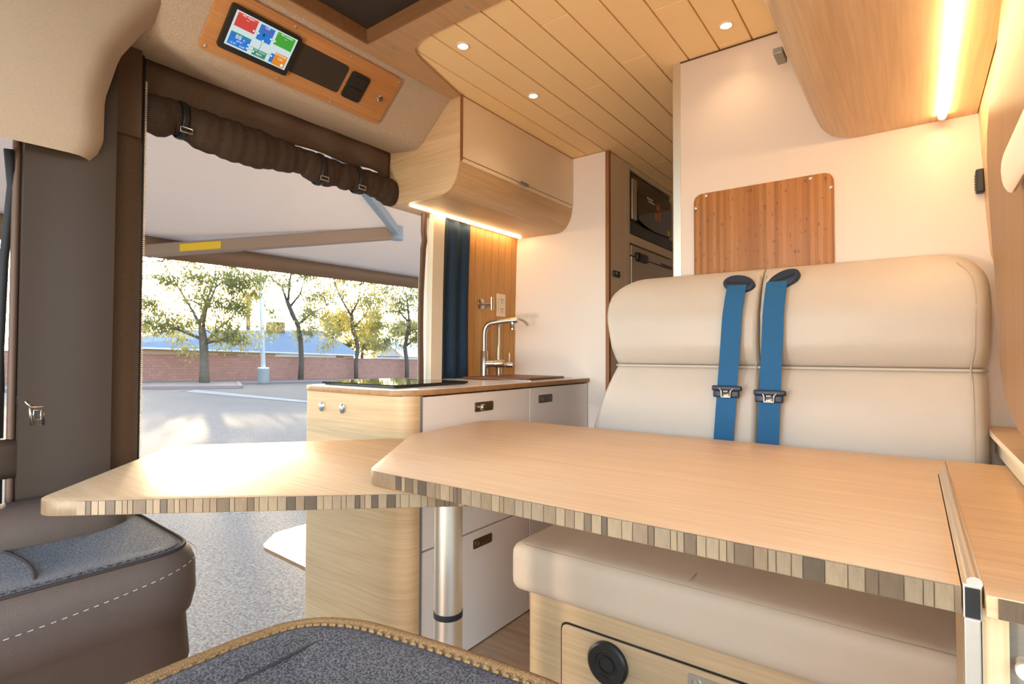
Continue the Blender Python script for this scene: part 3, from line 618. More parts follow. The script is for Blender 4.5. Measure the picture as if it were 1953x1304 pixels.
# faucets
fx, fy = -1.665, 2.025
fa = thing('faucet', 'brushed nickel kitchen faucet with angled spout in front of the slat wall', 'faucet', (fx, fy, .925))
bm = NB(); lathe(bm, [(.022, 0), (.022, .006), (.018, .010), (.018, .125), (.0155, .128), (.0155, .13)], (fx, fy, .925), seg=24); obj('base', bm, 'nickel', fa, smooth=40)
pth = [(fx, fy, 1.05), (fx, fy, 1.125)]+bez((fx, fy, 1.125), (fx, fy, 1.182), (fx+.035, fy+.012, 1.188), 8)[1:]+[(fx+.085, fy+.03, 1.196), (fx+.145, fy+.05, 1.201)]
bm = NB(); tube(bm, pth, .0125, 16); spt = obj('spout', bm, 'nickel', fa, smooth=50)
bm = NB(); lathe(bm, [(.0145, 0), (.0145, .03)], (fx+.130, fy+.045, 1.199), V((.06, .02, .005)), 20); obj('spout_end', bm, 'nickel', spt, smooth=40)
bm = NB(); lathe(bm, [(.011, 0), (.011, .028), (.012, .030), (.012, .040), (.009, .041)], (fx+.135, fy+.047, 1.195), (0, 0, -1), 20); obj('aerator', bm, 'chrome', spt, smooth=40)
bm = NB(); lathe(bm, [(.0165, 0), (.0165, .040), (.019, .042), (.019, .085), (.017, .088), (0, .089)], (fx+.012, fy, .993), V((.85, .5, 0)), 24); hd = obj('mixer_body', bm, 'nickel', fa, smooth=40)
bm = NB(); tube(bm, [(fx+.060, fy+.03, 1.005), (fx+.062, fy+.031, 1.08)], [.0045, .0035], 10); obj('lever', bm, 'nickel', hd, smooth=50)
gx_, gy_ = -1.66, 2.135
ff = thing('filter_faucet', 'slim gooseneck drinking water faucet behind the larger nickel faucet', 'faucet', (gx_, gy_, .925))
bm = NB(); lathe(bm, [(.017, 0), (.017, .006), (.013, .010), (.013, .10), (.0075, .104)], (gx_, gy_, .925), seg=20); obj('base', bm, 'nickel', ff, smooth=40)
arc = [(gx_, gy_, 1.02), (gx_, gy_, 1.16)]+[(gx_+.06*(1-math.cos(a))*.9, gy_+.05*(1-math.cos(a)), 1.17+.048*math.sin(a)) for a in [math.pi*.92*k/14 for k in range(15)]]
bm = NB(); tube(bm, arc, .0058, 12); obj('gooseneck', bm, 'nickel', ff, smooth=50)
bm = NB(); lathe(bm, [(.011, 0), (.011, .03), (.014, .032), (.014, .062), (0, .064)], (gx_+.008, gy_, .985), V((.85, .5, 0)), 20); h2 = obj('valve_body', bm, 'nickel', ff, smooth=40)
bm = NB(); tube(bm, [(gx_+.045, gy_+.024, .995), (gx_+.047, gy_+.025, 1.045)], [.004, .003], 8); obj('lever', bm, 'nickel', h2, smooth=50)
# hook and outlet on the slat wall
xw = xl(1.28)+.014
hk = thing('wall_hook', 'round brushed nickel hook with a crossbar on the slat wall', 'wall hook', (xw, 2.035, 1.283))
bm = NB(); lathe(bm, [(.027, 0), (.027, .006), (.022, .010), (.012, .012)], (xw, 2.035, 1.283), (1, 0, 0), 24); obj('rosette', bm, 'nickel', hk, smooth=40)
bm = NB(); lathe(bm, [(.009, 0), (.009, .055)], (xw+.01, 2.035, 1.283), (1, .25, 0), 14); obj('stem', bm, 'nickel', hk, smooth=40)
bm = NB(); tube(bm, [(xw+.062, 2.048, 1.252), (xw+.062, 2.048, 1.314)], .011, 14, flat=.6); obj('crossbar', bm, 'nickel', hk, smooth=40)
xo = xl(1.29)+.014
ol = thing('power_outlet', 'cream double power outlet on the slat wall above the faucets', 'power outlet', (xo, 2.195, 1.29))
bm = NB(); box(bm, xo, xo+.006, 2.158, 2.228, 1.230, 1.345, .002); op = obj('cover_plate', bm, 'cream', ol)
for z in (1.265, 1.312):
    bm = NB(); box(bm, xo+.006, xo+.0085, 2.172, 2.214, z-.017, z+.017, .002); rc = obj('receptacle', bm, 'cream', ol)
    bm = NB(); box(bm, xo+.0085, xo+.0092, 2.184, 2.187, z-.002, z+.009); box(bm, xo+.0085, xo+.0092, 2.199, 2.202, z-.002, z+.009); box(bm, xo+.0085, xo+.0092, 2.190, 2.196, z-.013, z-.008); obj('slots', bm, 'rubber', rc)
# fold-out shelf on the outside of the galley
fs = thing('fold_out_shelf', 'white shelf with wooden edge sticking out of the galley over the asphalt', 'shelf', (-1.86, 1.2, .24))
sp_ = roundpoly([(gx0-.002, 1.158), (-2.13, 1.178), (-2.24, 1.30), (-2.24, 1.62), (gx0-.002, 1.70)], [0, .09, .07, .07, 0], 8)
bm = NB(); prism(bm, sp_, .244, .258, 'XY'); obj('core', bm, 'plyedge', fs)
bm = NB(); prism(bm, sp_, .258, .260, 'XY'); obj('laminate', bm, 'whitegloss', fs)

# ------------------------------------------------------------------ curtains and rolled door screen
def cloth(name, label, y0, y1, z0, z1, mat, xf, amp, waves, ph=0.):
    bm = NB(); sheet(bm, lambda u, v: (xf(z0+(z1-z0)*v)+amp*math.sin(2*math.pi*waves*u+ph+.5*math.sin(3*v))*(1-.3*v), y0+(y1-y0)*u, z0+(z1-z0)*v), 60, 16, .003)
    t = thing(name, label, 'curtain', (xf(z0), (y0+y1)/2, z0)); obj('cloth', bm, mat, t, smooth=True); return t
cu = cloth('curtain', 'dark brown curtain with toothed zip edge hanging at the front of the door opening', .455, .586, .02, 1.86, 'dark', lambda z: -1.695, .010, 1.6, 1.)
bm = NB()
for k in range(300):
    z = .05+k*.0058; box(bm, -1.697, -1.691, .586, .591, z, z+.003)
obj('zip_teeth', bm, 'cream', cu, kind='stuff')
bm = NB(); box(bm, -1.696, -1.692, .583, .587, .03, 1.85); obj('zip_tape', bm, 'black', cu)
bc = cloth('curtain', 'blue curtain gathered beside the slat wall at the rear of the door opening', 1.728, 1.918, .93, 1.642, 'bluecurtain', lambda z: xl(z)+.03, .010, 2.4)
# rolled screen
top = [(.45, 1.80), (.59, 1.762), (.62, 1.77), (.9, 1.768), (1.17, 1.752), (1.4, 1.758), (1.49, 1.75)]
bot = [(.45, 1.665), (.587, 1.658), (.62, 1.650), (.66, 1.676), (.76, 1.646), (.89, 1.640), (1.087, 1.668), (1.12, 1.650), (1.165, 1.646), (1.21, 1.662), (1.25, 1.652), (1.28, 1.668), (1.32, 1.652), (1.35, 1.668), (1.474, 1.640), (1.5, 1.640)]
scn = thing('rolled_door_screen', 'dark brown door screen rolled up and strapped under the linen header', 'door screen', (-1.70, 1.05, 1.65))
Y = [.592+.893*i/130 for i in range(131)]
bm = NB(); tube(bm, [(-1.713, y, (lerp(top, y)+lerp(bot, y))/2) for y in Y], [.72*max(.035, (lerp(top, y)-lerp(bot, y))/2+.0022*math.sin(70*y)+.0015*math.sin(173*y)) for y in Y], 16, flat=1.39)
obj('roll', bm, 'roll', scn, smooth=True)
for y in (.685, 1.140, 1.305):
    zc = (lerp(top, y)+lerp(bot, y))/2; rr = (lerp(top, y)-lerp(bot, y))/2+.003
    bm = NB(); tube(bm, [(-1.713+rr*.74*math.cos(a), y, zc+rr*math.sin(a)) for a in [2*math.pi*k/28 for k in range(28)]], .011, 6, closed=True, flat=.25); st = obj('strap', bm, 'black', scn, smooth=True)
    c = V((-1.713+rr*.52, y, zc-rr*.74))
    bm = NB(); tube(bm, [c+V((.012, dy, dz)) for dy, dz in ((-.016, -.006), (.016, -.006), (.016, .008), (-.016, .008))], .0022, 6, closed=True); obj('buckle', bm, 'nickel', st, smooth=True)
bm = NB(); sheet(bm, lambda u, v: (-1.728+.004*math.sin(30*u)-.006*v, .592+.894*u, 1.868-(.108+.012*math.sin(5*u+1)+.006*math.sin(19*u))*v), 60, 4, .004); obj('flap', bm, 'dark', scn, smooth=True)

# passenger seat belt on the B-pillar
pb_ = thing('seat_belt', 'black passenger seat belt with chrome tongue on the brown door pillar', 'seat belt', (-1.636, .36, .9))
bm = NB(); sheet(bm, lambda u, v: (-1.638+.004*math.sin(3*v), .336+.002*v+.046*u, .30+1.02*v), 2, 20, .0015); obj('webbing', bm, 'dark', pb_)
bm = NB(); box(bm, -1.645, -1.628, .33, .39, 1.28, 1.325, .006); obj('guide', bm, 'pillar', pb_)
bm = NB(); rbox(bm, (-1.632, .355, .932), (.010, .034, .016), .007); tg = obj('tongue', bm, 'black', pb_, smooth=True)
bm = NB(); tube(bm, [(-1.622, .342, .925), (-1.618, .345, .875), (-1.618, .366, .873), (-1.622, .368, .925)], .0028, 8); tube(bm, [(-1.620, .334, .93), (-1.620, .343, .915), (-1.620, .367, .915), (-1.620, .376, .93)], .0025, 8); tube(bm, [(-1.619, .349, .908), (-1.619, .362, .908), (-1.619, .362, .886), (-1.619, .349, .886)], .0018, 6, closed=True); obj('metal_tongue', bm, 'chrome', tg, smooth=True)

# ------------------------------------------------------------------ partition fittings
bp = thing('bamboo_panel', 'bamboo access panel with vertical strips screwed onto the white partition', 'wall panel', (-.37, 1.76, 1.44))
bm = NB(); prism(bm, roundpoly([(-.567, 1.15), (-.175, 1.15), (-.175, 1.556), (-.567, 1.556)], .03, 6), 1.7545, 1.7628, 'XZ', .001); obj('board', bm, 'bamboo', bp, smooth=35)
screws(bp, [(-.527, 1.7545, 1.547), (-.233, 1.7545, 1.547), (-.560, 1.7545, 1.512), (-.182, 1.7545, 1.512)], (0, -1, 0), .005)
vt = thing('latch_handle', 'small ribbed black catch in the corner right of the partition', 'latch', (.14, 1.755, 1.47))
bm = NB(); box(bm, .128, .146, 1.74, 1.762, 1.438, 1.497, .004); hb = obj('body', bm, 'black', vt)
bm = NB()
for k in range(6): box(bm, .1265, .130, 1.742, 1.756, 1.448+.0065*k, 1.451+.0065*k)
obj('ribs', bm, 'grey', vt)

# ------------------------------------------------------------------ bench
be = thing('bench', 'cream leather two seat bench on an oak storage base before the partition', 'bench', (-.37, 1.45, 0))
bp_ = roundpoly([(-.862, 1.58), (-.862, 1.222), (.12, 1.222), (.12, 1.58)], [0, .05, .01, 0], 8)
bm = NB(); prism(bm, bp_, 0, .415, 'XY'); sb = obj('base', bm, 'oakH', be, smooth=35)
bm = NB(); prism(bm, roundpoly([(-.742, .03), (.06, .03), (.06, .350), (-.742, .350)], .022, 5), 1.2195, 1.2215, 'XZ'); dg_ = obj('door_gap', bm, 'black', be)
bm = NB(); prism(bm, roundpoly([(-.738, .034), (.056, .034), (.056, .346), (-.738, .346)], .020, 5), 1.216, 1.2212, 'XZ', .001); bd = obj('door', bm, 'oakX', be, smooth=35)
bm = NB(); lathe(bm, [(.052, 0), (.052, .010), (.047, .014), (.030, .0145), (.028, .012), (0, .012)], (-.605, 1.216, .288), (0, -1, 0), 32); kb = obj('speaker_vent', bm, 'black', bd, smooth=35)
bm = NB(); tube(bm, [(-.605+.02*math.cos(a), 1.2028, .288+.02*math.sin(a)) for a in [2*math.pi*k/24 for k in range(24)]], .002, 6, closed=True); obj('ring', bm, 'rubber', kb, smooth=True)
bm = NB(); prism(bm, roundpoly([(-.41, .30), (-.31, .30), (-.31, .333), (-.41, .333)], .005, 3), 1.2125, 1.216, 'XZ', .001); lp = obj('latch_plate', bm, 'steel', bd)
bm = NB(); lathe(bm, [(.011, 0), (.011, .002), (.008, .003)], (-.39, 1.2125, .3165), (0, -1, 0), 18); obj('latch_button', bm, 'nickel', lp, smooth=40)
# seat cushion
def puff(h, amt):
    def fn(p):
        q = p.copy(); fx_ = 1-(abs(p.x)/h[0])**4; fy_ = 1-(abs(p.y)/h[1])**4
        q.z += amt*max(0, fx_)*max(0, fy_)*(1 if p.z > 0 else 0)
        seam = math.exp(-((p.x+.02)/.012)**2)*.004
        if p.z > 0: q.z -= seam
        return q
    return fn
hs = (.503, .215, .064)
bm = NB(); rbox(bm, (-.382, 1.398, .468), hs, .030, (40, 16, 8), puff(hs, .012)); sc_ = obj('seat_cushion', bm, 'leather2', be, smooth=True)
def seamline(bm, pts, r): tube(bm, pts, r, 6)
bm = NB(); seamline(bm, [(-.868, 1.50, .526), (-.866, 1.24, .526), (-.855, 1.205, .528)]+[(-.84+.93*k/20, 1.198, .5285) for k in range(21)], .0022); obj('piping', bm, 'stitch', sc_, smooth=True)
bm = NB()
for k in range(150): tube(bm, [(-.85+.0062*k, 1.206, .5325), (-.85+.0062*k+.0035, 1.206, .5325)], .0009, 4)
obj('stitching', bm, 'stitch', sc_, kind='stuff')
bm = NB(); tube(bm, [(-.402, 1.205+.02*k, .5395+.0012*math.sin(k)) for k in range(19)], .0016, 6); obj('seam', bm, 'stitch', sc_, smooth=True)
# backrest pads
def yfront(z): return lerp([(.50, 1.555), (.80, 1.580), (.93, 1.600), (.985, 1.622), (1.01, 1.626), (1.06, 1.608), (1.15, 1.612), (1.22, 1.640), (1.29, 1.69)], z)
XL = [(.5, -.885), (.80, -.862), (.92, -.826), (1.005, -.795), (1.07, -.812), (1.18, -.832), (1.25, -.826), (1.29, -.81)]
XR = [(.5, .142), (.98, .142), (1.005, .138), (1.05, .146), (1.18, .150), (1.29, .140)]
XS = -.345
def pad(name, side, z0, z1, rtop, parent):
    nu, nv = 26, 22
    def fn(u, v, face):
        z = z0+(z1-z0)*v
        a, b = (lerp(XL, z), XS-.0015) if side < 0 else (XS+.0015, lerp(XR, z))
        ins = 0
        if rtop:            # rounded outer top corner
            d = z-(z1-rtop)
            if d > 0: ins = rtop-math.sqrt(max(0, rtop*rtop-d*d))
        if side < 0: a += ins
        else: b -= ins
        x = a+(b-a)*u
        eu = min(x-a, b-x); ev = min(z-z0, z1-z)
        soft = lambda e, r: 1 if e > r else math.sqrt(max(0, 1-(1-e/r)**2))
        outer = (x-a) if side < 0 else (b-x); inner = (b-x) if side < 0 else (x-a)
        k = soft(outer, .035); seamk = soft(inner, .012)*soft(z-z0 if rtop else z1-z, .022); topk = soft(z1-z, .05) if rtop else 1
        yb = 1.752
        bul = .012*math.sin(math.pi*min(1, max(0, u)))*math.sin(math.pi*min(1, v))
        yf = yfront(z)-bul
        dep = yb-yf
        depth = (.35+.65*k)*(.45+.55*topk)*(.86+.14*seamk)
        return (x, yb-dep*(depth if face else 0), z)
    # non-uniform sampling towards the borders
    def w(t): return .5-.5*math.cos(math.pi*t)
    bm = NB(); t = bmesh.new()
    g = [[t.verts.new(fn(w(i/nu), w(j/nv), 1)) for j in range(nv+1)] for i in range(nu+1)]
    gb = [[t.verts.new(fn(w(i/nu), w(j/nv), 0)) for j in range(nv+1)] for i in range(nu+1)]
    for i in range(nu):
        for j in range(nv):
            t.faces.new((g[i][j], g[i+1][j], g[i+1][j+1], g[i][j+1])); t.faces.new((gb[i][j], gb[i][j+1], gb[i+1][j+1], gb[i+1][j]))
    for i in range(nu):
        t.faces.new((g[i][0], gb[i][0], gb[i+1][0], g[i+1][0])); t.faces.new((g[i][nv], g[i+1][nv], gb[i+1][nv], gb[i][nv]))
    for j in range(nv):
        t.faces.new((g[0][j], g[0][j+1], gb[0][j+1], gb[0][j])); t.faces.new((g[nu][j], gb[nu][j], gb[nu][j+1], g[nu][j+1]))
    merge(bm, t)
    return obj(name, bm, 'leather', parent, smooth=60)
for sd in (-1, 1):
    pad('back_cushion', sd, .505, 1.003, 0, be); pad('head_cushion', sd, 1.007, 1.292, .085, be)
bm = NB(); tube(bm, [(-.790+.926*k/40, yfront(1.005)+(.008 if 0 < k < 40 else .03), 1.004) for k in range(41)], .0042, 8); obj('piping', bm, 'leather', be, smooth=True)
for dx in (-.007, .007):
    bm = NB(); tube(bm, [(XS+dx+.004*math.sin(z*6), yfront(z)+.0035, z) for z in [.56+.022*i for i in range(33)]], .0018, 6); obj('seam', bm, 'stitch', be, smooth=True)
bm = NB(); tube(bm, [(lerp(XR, z)-.034-(0 if z < 1.21 else (z-1.21)**2*9), yfront(z)-.0015, z) for z in [.56+.02*i for i in range(36)]], .0014, 6); obj('seam', bm, 'stitch', be, smooth=True)
# bench seat belts
def belt(label, xt, xb, guide_c, tilt, ztongue, wd=.053):
    t = thing('seat_belt', label, 'seat belt', (xt, 1.6, 1.24), 'seat belts on the bench')
    def yb(z): return lerp([(.56, 1.536), (.8, 1.562), (1.08, 1.590), (1.15, 1.596), (1.22, yfront(1.22)-.018), (1.29, yfront(1.29)-.018)], z)
    zs = [.56+(guide_c[1]-.565)*k/36 for k in range(37)]
    bm = NB(); sheet(bm, lambda u, v: (xb+(xt-xb)*((.56+(guide_c[1]-.565)*v)-.56)/(guide_c[1]-.56)+(u-.5)*wd, (yb(.56+(guide_c[1]-.565)*v)-(.004 if .56+(guide_c[1]-.565)*v < guide_c[1]-.03 else .002)), .56+(guide_c[1]-.565)*v), 2, 36, .0014); obj('webbing', bm, 'belt', t, smooth=40)
    gf = frame((guide_c[0], yfront(guide_c[1])-.014, guide_c[1]), (math.cos(tilt), 0, math.sin(tilt)), V((0, .30, .955)))
    rz = gf
    bm = NB(); tt = bmesh.new(); ring = []
    for rr, hh in ((1.0, -.012), (1.0, .002), (.93, .0065), (.80, .0075)):
        ring.append([tt.verts.new(V((.044*rr*math.cos(2*math.pi*k/32), .027*rr*math.sin(2*math.pi*k/32), hh))) for k in range(32)])
    for a, b in zip(ring, ring[1:]):
        for k in range(32): tt.faces.new((a[k], a[(k+1) % 32], b[(k+1) % 32], b[k]))
    tt.faces.new(ring[0]); tt.faces.new(ring[-1]); merge(bm, tt, gf); gd = obj('guide', bm, 'navy', t, smooth=40)
    bm = NB(); box(bm, -.031, .031, -.0035, .0035, .0068, .0085, .001, 1, gf); box(bm, -.033, -.027, -.006, .006, .0068, .0088, .001, 1, gf); box(bm, .027, .033, -.006, .006, .0068, .0088, .001, 1, gf); obj('slot', bm, 'rubber', gd)
    xx = xb+(xt-xb)*(ztongue-.56)/(guide_c[1]-.56); yy = yb(ztongue)-.008
    bm = NB(); rbox(bm, (xx, yy, ztongue), (.040, .007, .0075), .005); rbox(bm, (xx-.002, yy+.002, ztongue-.016), (.035, .006, .010), .004); tg = obj('tongue', bm, 'navy', t, smooth=True)
    bm = NB(); z = ztongue; y2 = yy-.008
    tube(bm, [(xx-.019, y2, z), (xx-.012, y2-.002, z-.007), (xx-.012, y2-.003, z-.024), (xx+.012, y2-.003, z-.024), (xx+.012, y2-.002, z-.007), (xx+.019, y2, z)], .002, 6)
    tube(bm, [(xx-.006, y2-.002, z-.008), (xx+.006, y2-.002, z-.008)], .0022, 6); box(bm, xx-.011, xx+.011, y2-.0025, y2-.001, z-.024, z-.015); obj('metal_tongue', bm, 'chrome', tg, smooth=True)
belt('blue bench seat belt left of the centre seam, its oval guide nearly level', -.404, -.436, (-.402, 1.243), -.12, .946)
belt('blue bench seat belt right of the centre seam, its oval guide steeply tilted', -.300, -.318, (-.287, 1.246), .33, .938)

# ------------------------------------------------------------------ dining table and swing leaf
def slab(parent, poly, rad, z0, z1, mat, edge_pts, seed, name='tabletop'):
    rp = roundpoly(poly, rad, 8)
    bm = NB(); prism(bm, rp, z0, z1, 'XY', .0012); o = obj(name, bm, mat, parent, smooth=35)
    o.data.materials.append(M['lam1'])
    for p in o.data.polygons:
        if abs(p.normal.z) < .5: p.material_index = 1  # slab sides take the same shade-darkened edge tone
    q = random.Random(seed); cache = {}
    # end-grain blocks of the core, showing along the edge
    for (a, b) in edge_pts:
        a = V(a); b = V(b); d = (b-a); Ln = d.length; d.normalize(); n = V((d.y, -d.x)); s = 0.
        while s < Ln-.012:
            wd = q.choice((.009, .012, .016, .022)); wd = min(wd, Ln-s)
            key = (round(wd, 4), q.choice((0, 0, 1, 1, 2, 3, 3, 4)))
            if key not in cache:
                bm = NB(); box(bm, 0, wd-.0008, -.0012, .0010, z0+.0012-z0, z1-.0012-z0, .0003, 1)
                me = bpy.data.meshes.new('edge_block'); bm.to_mesh(me); bm.free(); me.materials.append(M['lam%d' % key[1]]); cache[key] = me
            e = bpy.data.objects.new('edge_block', cache[key]); C.objects.link(e); e.parent = parent
            p = a+d*s+n*.0004; e.location = V((p.x, p.y, z0))-V(parent.location); e.rotation_euler = (0, 0, math.atan2(d.y, d.x))
            s += wd
    return o
ZT = .81
dt = thing('dining_table', 'large oak topped dining table in front of the cream bench', 'table', (-.5, 1.1, .78))
slab(dt, [(.036, .706), (.036, 1.337), (.053, 1.337), (.053, 1.515), (-1.215, 1.515), (-1.152, 1.075), (-.868, .698)], [0, 0, 0, 0, .14, .06, .055], ZT-.028, ZT, 'table', [((-.80, .6985), (.034, .7058)), ((-.905, .750), (-.86, .7035))], 3)
tl = thing('swing_leaf', 'pale oak swing table leaf on a thick aluminium leg, reaching over the passenger seat', 'table leaf', (-1.2, .7, .75))
ZL = .778
lf = [(-1.252, .268), (-.640, .818), (-.93, 1.16), (-1.295, 1.128), (-1.690, .668)]
slab(tl, lf, [.05, .03, .05, .05, .06], ZL-.027, ZL, 'leaf', [((-1.195, .319), (-.66, .800))], 5, 'leaf_top')
bm = NB(); rbox(bm, (-.806, .858, ZL-.031), (.06, .06, .004), .003, (4, 4, 2)); obj('swivel_plate', bm, 'black', tl)
lg = tl
lx, ly = -.806, .862
bm = NB(); lathe(bm, [(.030, .492), (.030, ZL-.036)], (lx, ly, 0), seg=32); obj('leg', bm, 'alu', lg, smooth=40)
bm = NB(); lathe(bm, [(.0312, .480), (.0312, .492)], (lx, ly, 0), seg=32); obj('leg_ring', bm, 'rubber', lg, smooth=40)
bm = NB(); lathe(bm, [(.0305, .02), (.0305, .480)], (lx, ly, 0), seg=32); obj('leg', bm, 'alu', lg, smooth=40)
bm = NB(); lathe(bm, [(.09, .0), (.09, .012), (.05, .02)], (lx, ly, 0), seg=32); obj('leg_foot', bm, 'alu', lg, smooth=40)

# ------------------------------------------------------------------ right side: ledge, rail, window surround
sd_ = thing('side_cabinet', 'low oak topped side cabinet along the driver side wall', 'cabinet', (.15, 1.1, 0))
bm = NB(); box(bm, .0535, .298, .690, 1.515, ZT-.020, ZT+.001, .001); obj('top', bm, 'oakX', sd_)
bm = NB(); box(bm, .062, .299, .6885, .6905, ZT-.019, ZT+.000); obj('edge_band', bm, 'lam2', sd_)
bm = NB(); box(bm, .052, .072, .715, 1.17, .0, ZT-.021); obj('side_panel', bm, 'oakZ', sd_)
bm = NB(); box(bm, .0725, .298, .728, .745, .0, ZT-.021); fp = obj('front_panel', bm, wood('grey_wood', srgb(150, 138, 122), srgb(120, 108, 94), 'X'), sd_)
bm = NB(); lathe(bm, [(.006, 0), (.006, .012), (.008, .016), (.008, .022), (0, .024)], (.0830, .728, .740), (0, -1, 0), 18); obj('knob', bm, 'cream', fp, smooth=40)
rl = thing('table_rail', 'aluminium rail clamping the dining table edge to the side cabinet', 'rail', (.05, 1.0, .78))
bm = NB(); box(bm, .037, .0515, .702, 1.33, ZT-.030, ZT+.004, .001); obj('channel', bm, 'alu', rl)
bm = NB(); tube(bm, [(.046, .703, ZT+.006), (.046, 1.335, ZT+.006)], .0065, 12, flat=.9); obj('round_bead', bm, 'alu', rl, smooth=50)
bm = NB(); box(bm, .0385, .050, .7005, .7025, ZT-.028, ZT+.001); obj('end_slot', bm, 'rubber', rl)
bm = NB(); box(bm, .0378, .0505, .706, .730, .0, ZT-.031, .001); obj('upright', bm, 'alu', rl)
lg2 = thing('window_ledge', 'narrow oak ledge with a pale front edge beside the bench', 'ledge', (.2, 1.3, .81))
bm = NB(); box(bm, .138, .299, .70, 1.735, .858, .870, .001); obj('top', bm, 'oakX', lg2)
bm = NB(); box(bm, .1365, .1375, .70, 1.735, .858, .870); obj('edge_band', bm, 'cream', lg2)
bm = NB(); box(bm, .152, .165, .70, 1.70, .8125, .858); obj('face', bm, 'cream', lg2)
# window surround panel (rounded outline in the YZ plane)
so_ = [(1.92, .30), (1.77, .88), (1.71, 1.02), (1.63, 1.17), (1.56, 1.30), (1.52, 1.385), (1.485, 1.425), (1.44, 1.437), (1.37, 1.425), (1.28, 1.388), (1.20, 1.345), (1.10, 1.31), (1.02, 1.285), (.96, 1.22), (.935, 1.12), (.91, .98), (.90, .3)]
bm = NB(); prism(bm, [(y, z) for z, y in so_], .123, .135, 'YZ', .002); ws = obj('window_1', bm, 'surround', kind='structure', smooth=35)
bl = thing('window_blind', 'white rolled window blind at the wooden window surround', 'window blind', (.105, 1.05, 1.40))
bm = NB(); tube(bm, [(.112, .40, 1.297), (.112, 1.010, 1.297), (.112, 1.026, 1.297), (.112, 1.032, 1.297)], [.011, .011, .009, .005], 16, flat=3.0); obj('roll', bm, 'blind', bl, smooth=50)
bm = NB(); box(bm, .113, .119, .40, .90, 1.20, 1.27, .002); obj('fabric', bm, 'blind', bl)

# ------------------------------------------------------------------ cab seats
def offset(poly, d):
    n = len(poly); o = []
    for i in range(n):
        a, b = V(poly[i-1]), V(poly[(i+1) % n]); t = (b-a).normalized(); nr = V((t.y, -t.x))
        o.append(V(poly[i])-nr*d)
    return o
def loft(bm, poly, rings, zmod=None, cap=True):
    t = bmesh.new(); R_ = []
    for d, z in rings:
        R_.append([t.verts.new((p.x, p.y, z+(zmod(p.x, p.y) if zmod else 0))) for p in offset(poly, d)])
    for a, b in zip(R_, R_[1:]):
        for k in range(len(poly)): t.faces.new((a[k], a[(k+1) % len(poly)], b[(k+1) % len(poly)], b[k]))
    if cap:
        c = V((0, 0, 0))
        for v in R_[-1]: c += v.co
        c /= len(poly); cv = t.verts.new(c)
        for k in range(len(poly)): t.faces.new((R_[-1][k], R_[-1][(k+1) % len(poly)], cv))
    return merge(bm, t)
def dense(poly, n=160):
    P = [V(p) for p in poly]; Ls = [(P[(i+1) % len(P)]-P[i]).length for i in range(len(P))]; T = sum(Ls); o = []
    for k in range(n):
        s = T*k/n; i = 0
        while s > Ls[i]: s -= Ls[i]; i += 1
        o.append(P[i]+(P[(i+1) % len(P)]-P[i])*(s/Ls[i]))
    for _ in range(3): o = [(o[i-1]+o[i]*2+o[(i+1) % n])/4 for i in range(n)]
    return o
def seat(label, name, poly, ztop, zbot, zm, cx, cy, dirs=1):
    t = thing(name, label, 'seat', (cx, cy, zbot)); P = dense(poly)
    area = sum(P[i-1].x*P[i].y-P[i].x*P[i-1].y for i in range(len(P)))
    if area < 0: P.reverse()
    bm = NB(); loft(bm, P, [(.010, zbot), (.004, zbot+.02), (.012, ztop-.135), (.002, ztop-.125), (-.006, ztop-.09), (-.004, ztop-.035), (.004, ztop-.012), (.016, ztop-.001)], zm, False); obj('side_panel', bm, 'seatvinyl', t, smooth=True)
    bm = NB(); loft(bm, P, [(.016, ztop-.0015), (.030, ztop+.003), (.05, ztop+.002), (.09, ztop-.006), (.14, ztop-.012), (.19, ztop-.014)], zm); top_ = obj('cushion_top', bm, 'seatfab', t, smooth=True)
    return t, P, top_
def zm1(x, y): return 0
pp = roundpoly([(-1.165, -.25), (-1.165, .530), (-1.60, .552), (-1.60, -.25)], [.03, .10, .08, .03], 8)
ps, P1, _ = seat('grey fabric passenger seat cushion with brown vinyl sides under the swing leaf', 'passenger_seat', pp, .645, .40, zm1, -1.37, .2)
def ring_tube(P, d, z, r, parent, name, mat, sel=None, zf=None):
    q = offset(P, d); pts = [V((p.x, p.y, z)) for p in q if sel is None or sel(p)]
    bm = NB(); tube(bm, pts, r, 8, closed=sel is None); return obj(name, bm, mat, parent, smooth=True)
ring_tube(P1, .016, .6450, .0035, ps, 'welt', 'darkthread')
def dashes(P, d, z, parent, ln=.007, gap=.005, r=.0009, mat='thread'):
    q = offset(P, d); bm = NB(); n = len(q); acc = 0
    for i in range(n):
        a, b = q[i], q[(i+1) % n]; Lg = (b-a).length; s = 0
        while s+ln < Lg+.003:
            p0 = a+(b-a)*(s/Lg); p1 = a+(b-a)*(min(1, (s+ln)/Lg)); zz = z(p0) if callable(z) else z; tube(bm, [(p0.x, p0.y, zz), (p1.x, p1.y, z(p1) if callable(z) else z)], r, 4, cap=False); s += ln+gap
    return obj('stitching', bm, mat, parent, kind='stuff')
dashes(P1, -.0068, lambda p: .585+.040*max(0, min(1, (p.y-.15)/.38))**2, ps)
dashes(P1, .028, .6485, ps, mat='darkthread')
bm = NB(); rbox(bm, (-1.555, .13, .652), (.075, .38, .062), .052, (6, 14, 6)); obj('side_bolster', bm, 'seatvinyl', ps, smooth=True)
bm = NB(); tube(bm, [(-1.195-.35*k/12, .262+.03*math.sin(k/12*math.pi), .6405-.005*math.sin(k/12*math.pi)) for k in range(13)], .003, 6); obj('seam', bm, 'darkthread', ps, smooth=True)
bm = NB(); box(bm, -1.58, -1.17, -.2, .48, .30, .41, .02); obj('base', bm, 'black', ps)
bm = NB(); lathe(bm, [(.016, 0), (.016, .02), (.012, .026)], (-1.128, .33, .43), (1, 0, 0), 18); obj('recline_knob', bm, 'black', ps, smooth=40)
